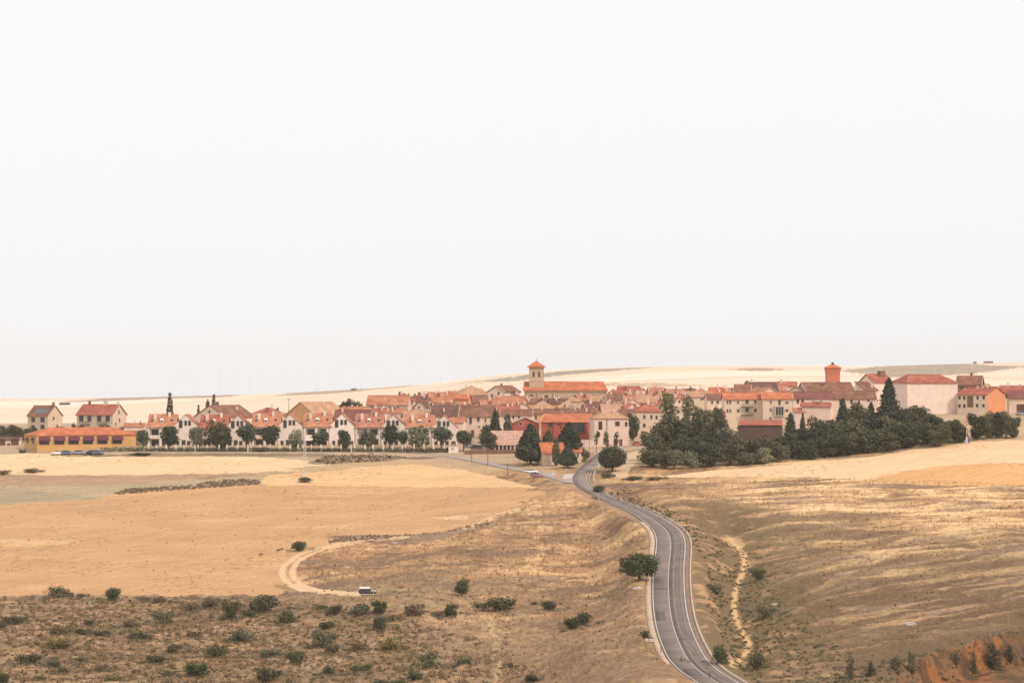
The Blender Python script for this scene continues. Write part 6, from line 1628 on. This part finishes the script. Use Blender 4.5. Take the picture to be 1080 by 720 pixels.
# pale stones on the slopes
for k, (px, py, r, lb) in enumerate(((960, 659, 1.1, 'pale boulder on the right hillside above the clay bank'), (416, 573, .8, 'pale stones lying beside the dirt track'), (672, 625.5, 1.0, 'pale boulder beside the trunk of the road oak'), (684, 676, 1.0, 'pale boulder on the left verge of the road'), (817, 634, .7, 'small pale boulder on the right hillside near the footpath'), (630, 517.5, .8, 'pale culvert stone before the dark domed shrub'))):
    x, y = hit(px, py); z = hz(x, y); rr = random.Random(k)
    mb = MB(); v = []; f = []; n, q = 9, 6
    for i in range(q):
        for j in range(n):
            t = math.pi * (i + .5) / q; a = 2 * math.pi * j / n; d = r * rr.uniform(.75, 1.1)
            v.append((d * math.sin(t) * math.cos(a) * 1.3, d * math.sin(t) * math.sin(a) * .8, d * math.cos(t) * .5 + r * .15))
    f = [(i * n + j, i * n + (j + 1) % n, (i + 1) * n + (j + 1) % n, (i + 1) * n + j) for i in range(q - 1) for j in range(n)] + [tuple(range(n))[::-1], tuple(range((q - 1) * n, q * n))]
    mb.add(v, f); o = mb.build('boulder', 'stone_grey'); o.location = (x, y, z); tag(o, lb, 'boulder')
# far farm buildings on the horizon
for px, py, w, h, lb in ((1043, 384, 8.5, 2.2, 'long low dark shed on the far horizon at the right'), (1029, 384.5, 2.2, 1.8, 'tiny dark hut on the far horizon left of the long shed'), (373, 411.8, 5, 1.6, 'tiny dark farm shed on the horizon above the bushy trees'), (67.5, 428.5, 10, 1.6, 'long low dark shed in the pale plain between the two beige houses')):
    Y = 4700 if py < 415 else 3600; s = Y / F; x = (px - CX) * s; z = hz(x, Y)
    zt = ZC + (CY - py + h / 2) * s
    o = thing('farm_shed', lb, 'shed', (x, Y, z)); hh = max(zt - z, 3)
    mb = MB(); mb.box(-w * s / 2, w * s / 2, 0, 12, -3, hh * .7); mb.build('wall', 'wall_mauve', o)
    mb = MB(); mb.prism_x([(-.6, hh * .7), (12.6, hh * .7), (6, hh)], -w * s / 2 - .6, w * s / 2 + .6); mb.build('roof', 'roof_dark', o)

# ------------------------------------------------------------------ air, sky, sun, camera
mh = bpy.data.materials.new('haze_air'); mh.use_nodes = True; nt = mh.node_tree
nt.nodes.remove(nt.nodes['Principled BSDF'])
vol = nt.nodes.new('ShaderNodeVolumePrincipled'); vol.inputs['Density'].default_value = 5.0e-5
vol.inputs['Color'].default_value = (1.0, .95, .91, 1); vol.inputs['Anisotropy'].default_value = -.35
nt.links.new(vol.outputs['Volume'], nt.nodes['Material Output'].inputs['Volume'])
zmin = min(c[2] for c in bpy.data.objects['terrain'].bound_box)
mb = MB(); mb.box(-6000, 6000, -150, 6450, zmin - 2, ZC + 60); hb = mb.build('haze', mh); hb['kind'] = 'stuff'

world = bpy.data.worlds.new('World'); SC.world = world; world.use_nodes = True
nt = world.node_tree; bg = nt.nodes['Background']
SUN_EL, SUN_AZ = R(42), R(128)     # azimuth of the sun measured from +Y (the view direction) towards +X
sky = nt.nodes.new('ShaderNodeTexSky'); sky.sky_type = 'NISHITA'; sky.sun_disc = False
sky.sun_elevation = SUN_EL; sky.sun_rotation = SUN_AZ; sky.air_density = 1.0; sky.dust_density = 3.0
hs = nt.nodes.new('ShaderNodeHueSaturation'); hs.inputs['Saturation'].default_value = .12; nt.links.new(sky.outputs['Color'], hs.inputs['Color'])
mx = nt.nodes.new('ShaderNodeMix'); mx.data_type = 'RGBA'; mx.inputs['Factor'].default_value = .88
nt.links.new(hs.outputs['Color'], mx.inputs['A']); mx.inputs['B'].default_value = (10.5, 10.45, 10.45, 1)   # bright cloud cover
nt.links.new(mx.outputs['Result'], bg.inputs['Color']); bg.inputs['Strength'].default_value = .1
sd = bpy.data.lights.new('sun', 'SUN'); sd.energy = 2.5; sd.angle = R(8); sd.color = (1, .78, .63)
so = link('sun', sd)
v = Vector((math.sin(SUN_AZ) * math.cos(SUN_EL), math.cos(SUN_AZ) * math.cos(SUN_EL), math.sin(SUN_EL)))
so.rotation_euler = (-v).to_track_quat('-Z', 'Y').to_euler(); so.location = v * 500

cd = bpy.data.cameras.new('camera'); co = link('camera', cd); co.location = (0, 0, ZC); co.rotation_euler = (R(90), 0, 0)
cd.sensor_width = 36; cd.lens = F / 1080 * 36; cd.shift_y = 40 / 1080; cd.clip_start = 1; cd.clip_end = 20000
SC.camera = co
SC.view_settings.view_transform = 'Standard'; SC.view_settings.look = 'None'; SC.view_settings.exposure = 0.02; SC.view_settings.gamma = 1
SC.view_settings.use_curve_mapping = False
SC.cycles.max_bounces = 5; SC.cycles.diffuse_bounces = 3; SC.cycles.glossy_bounces = 2; SC.cycles.transmission_bounces = 2; SC.cycles.volume_bounces = 0; SC.cycles.transparent_max_bounces = 4
for o in list(SC.objects):
    for k in ('_w', '_e', '_r', '_d', '_s'):
        if k in o: del o[k]
# prototypes that were never planted
for (k, v_), (o, w, h) in PROTO.items():
    if (k, v_) not in USED:
        for c in kids(o): bpy.data.objects.remove(c)
        bpy.data.objects.remove(o)
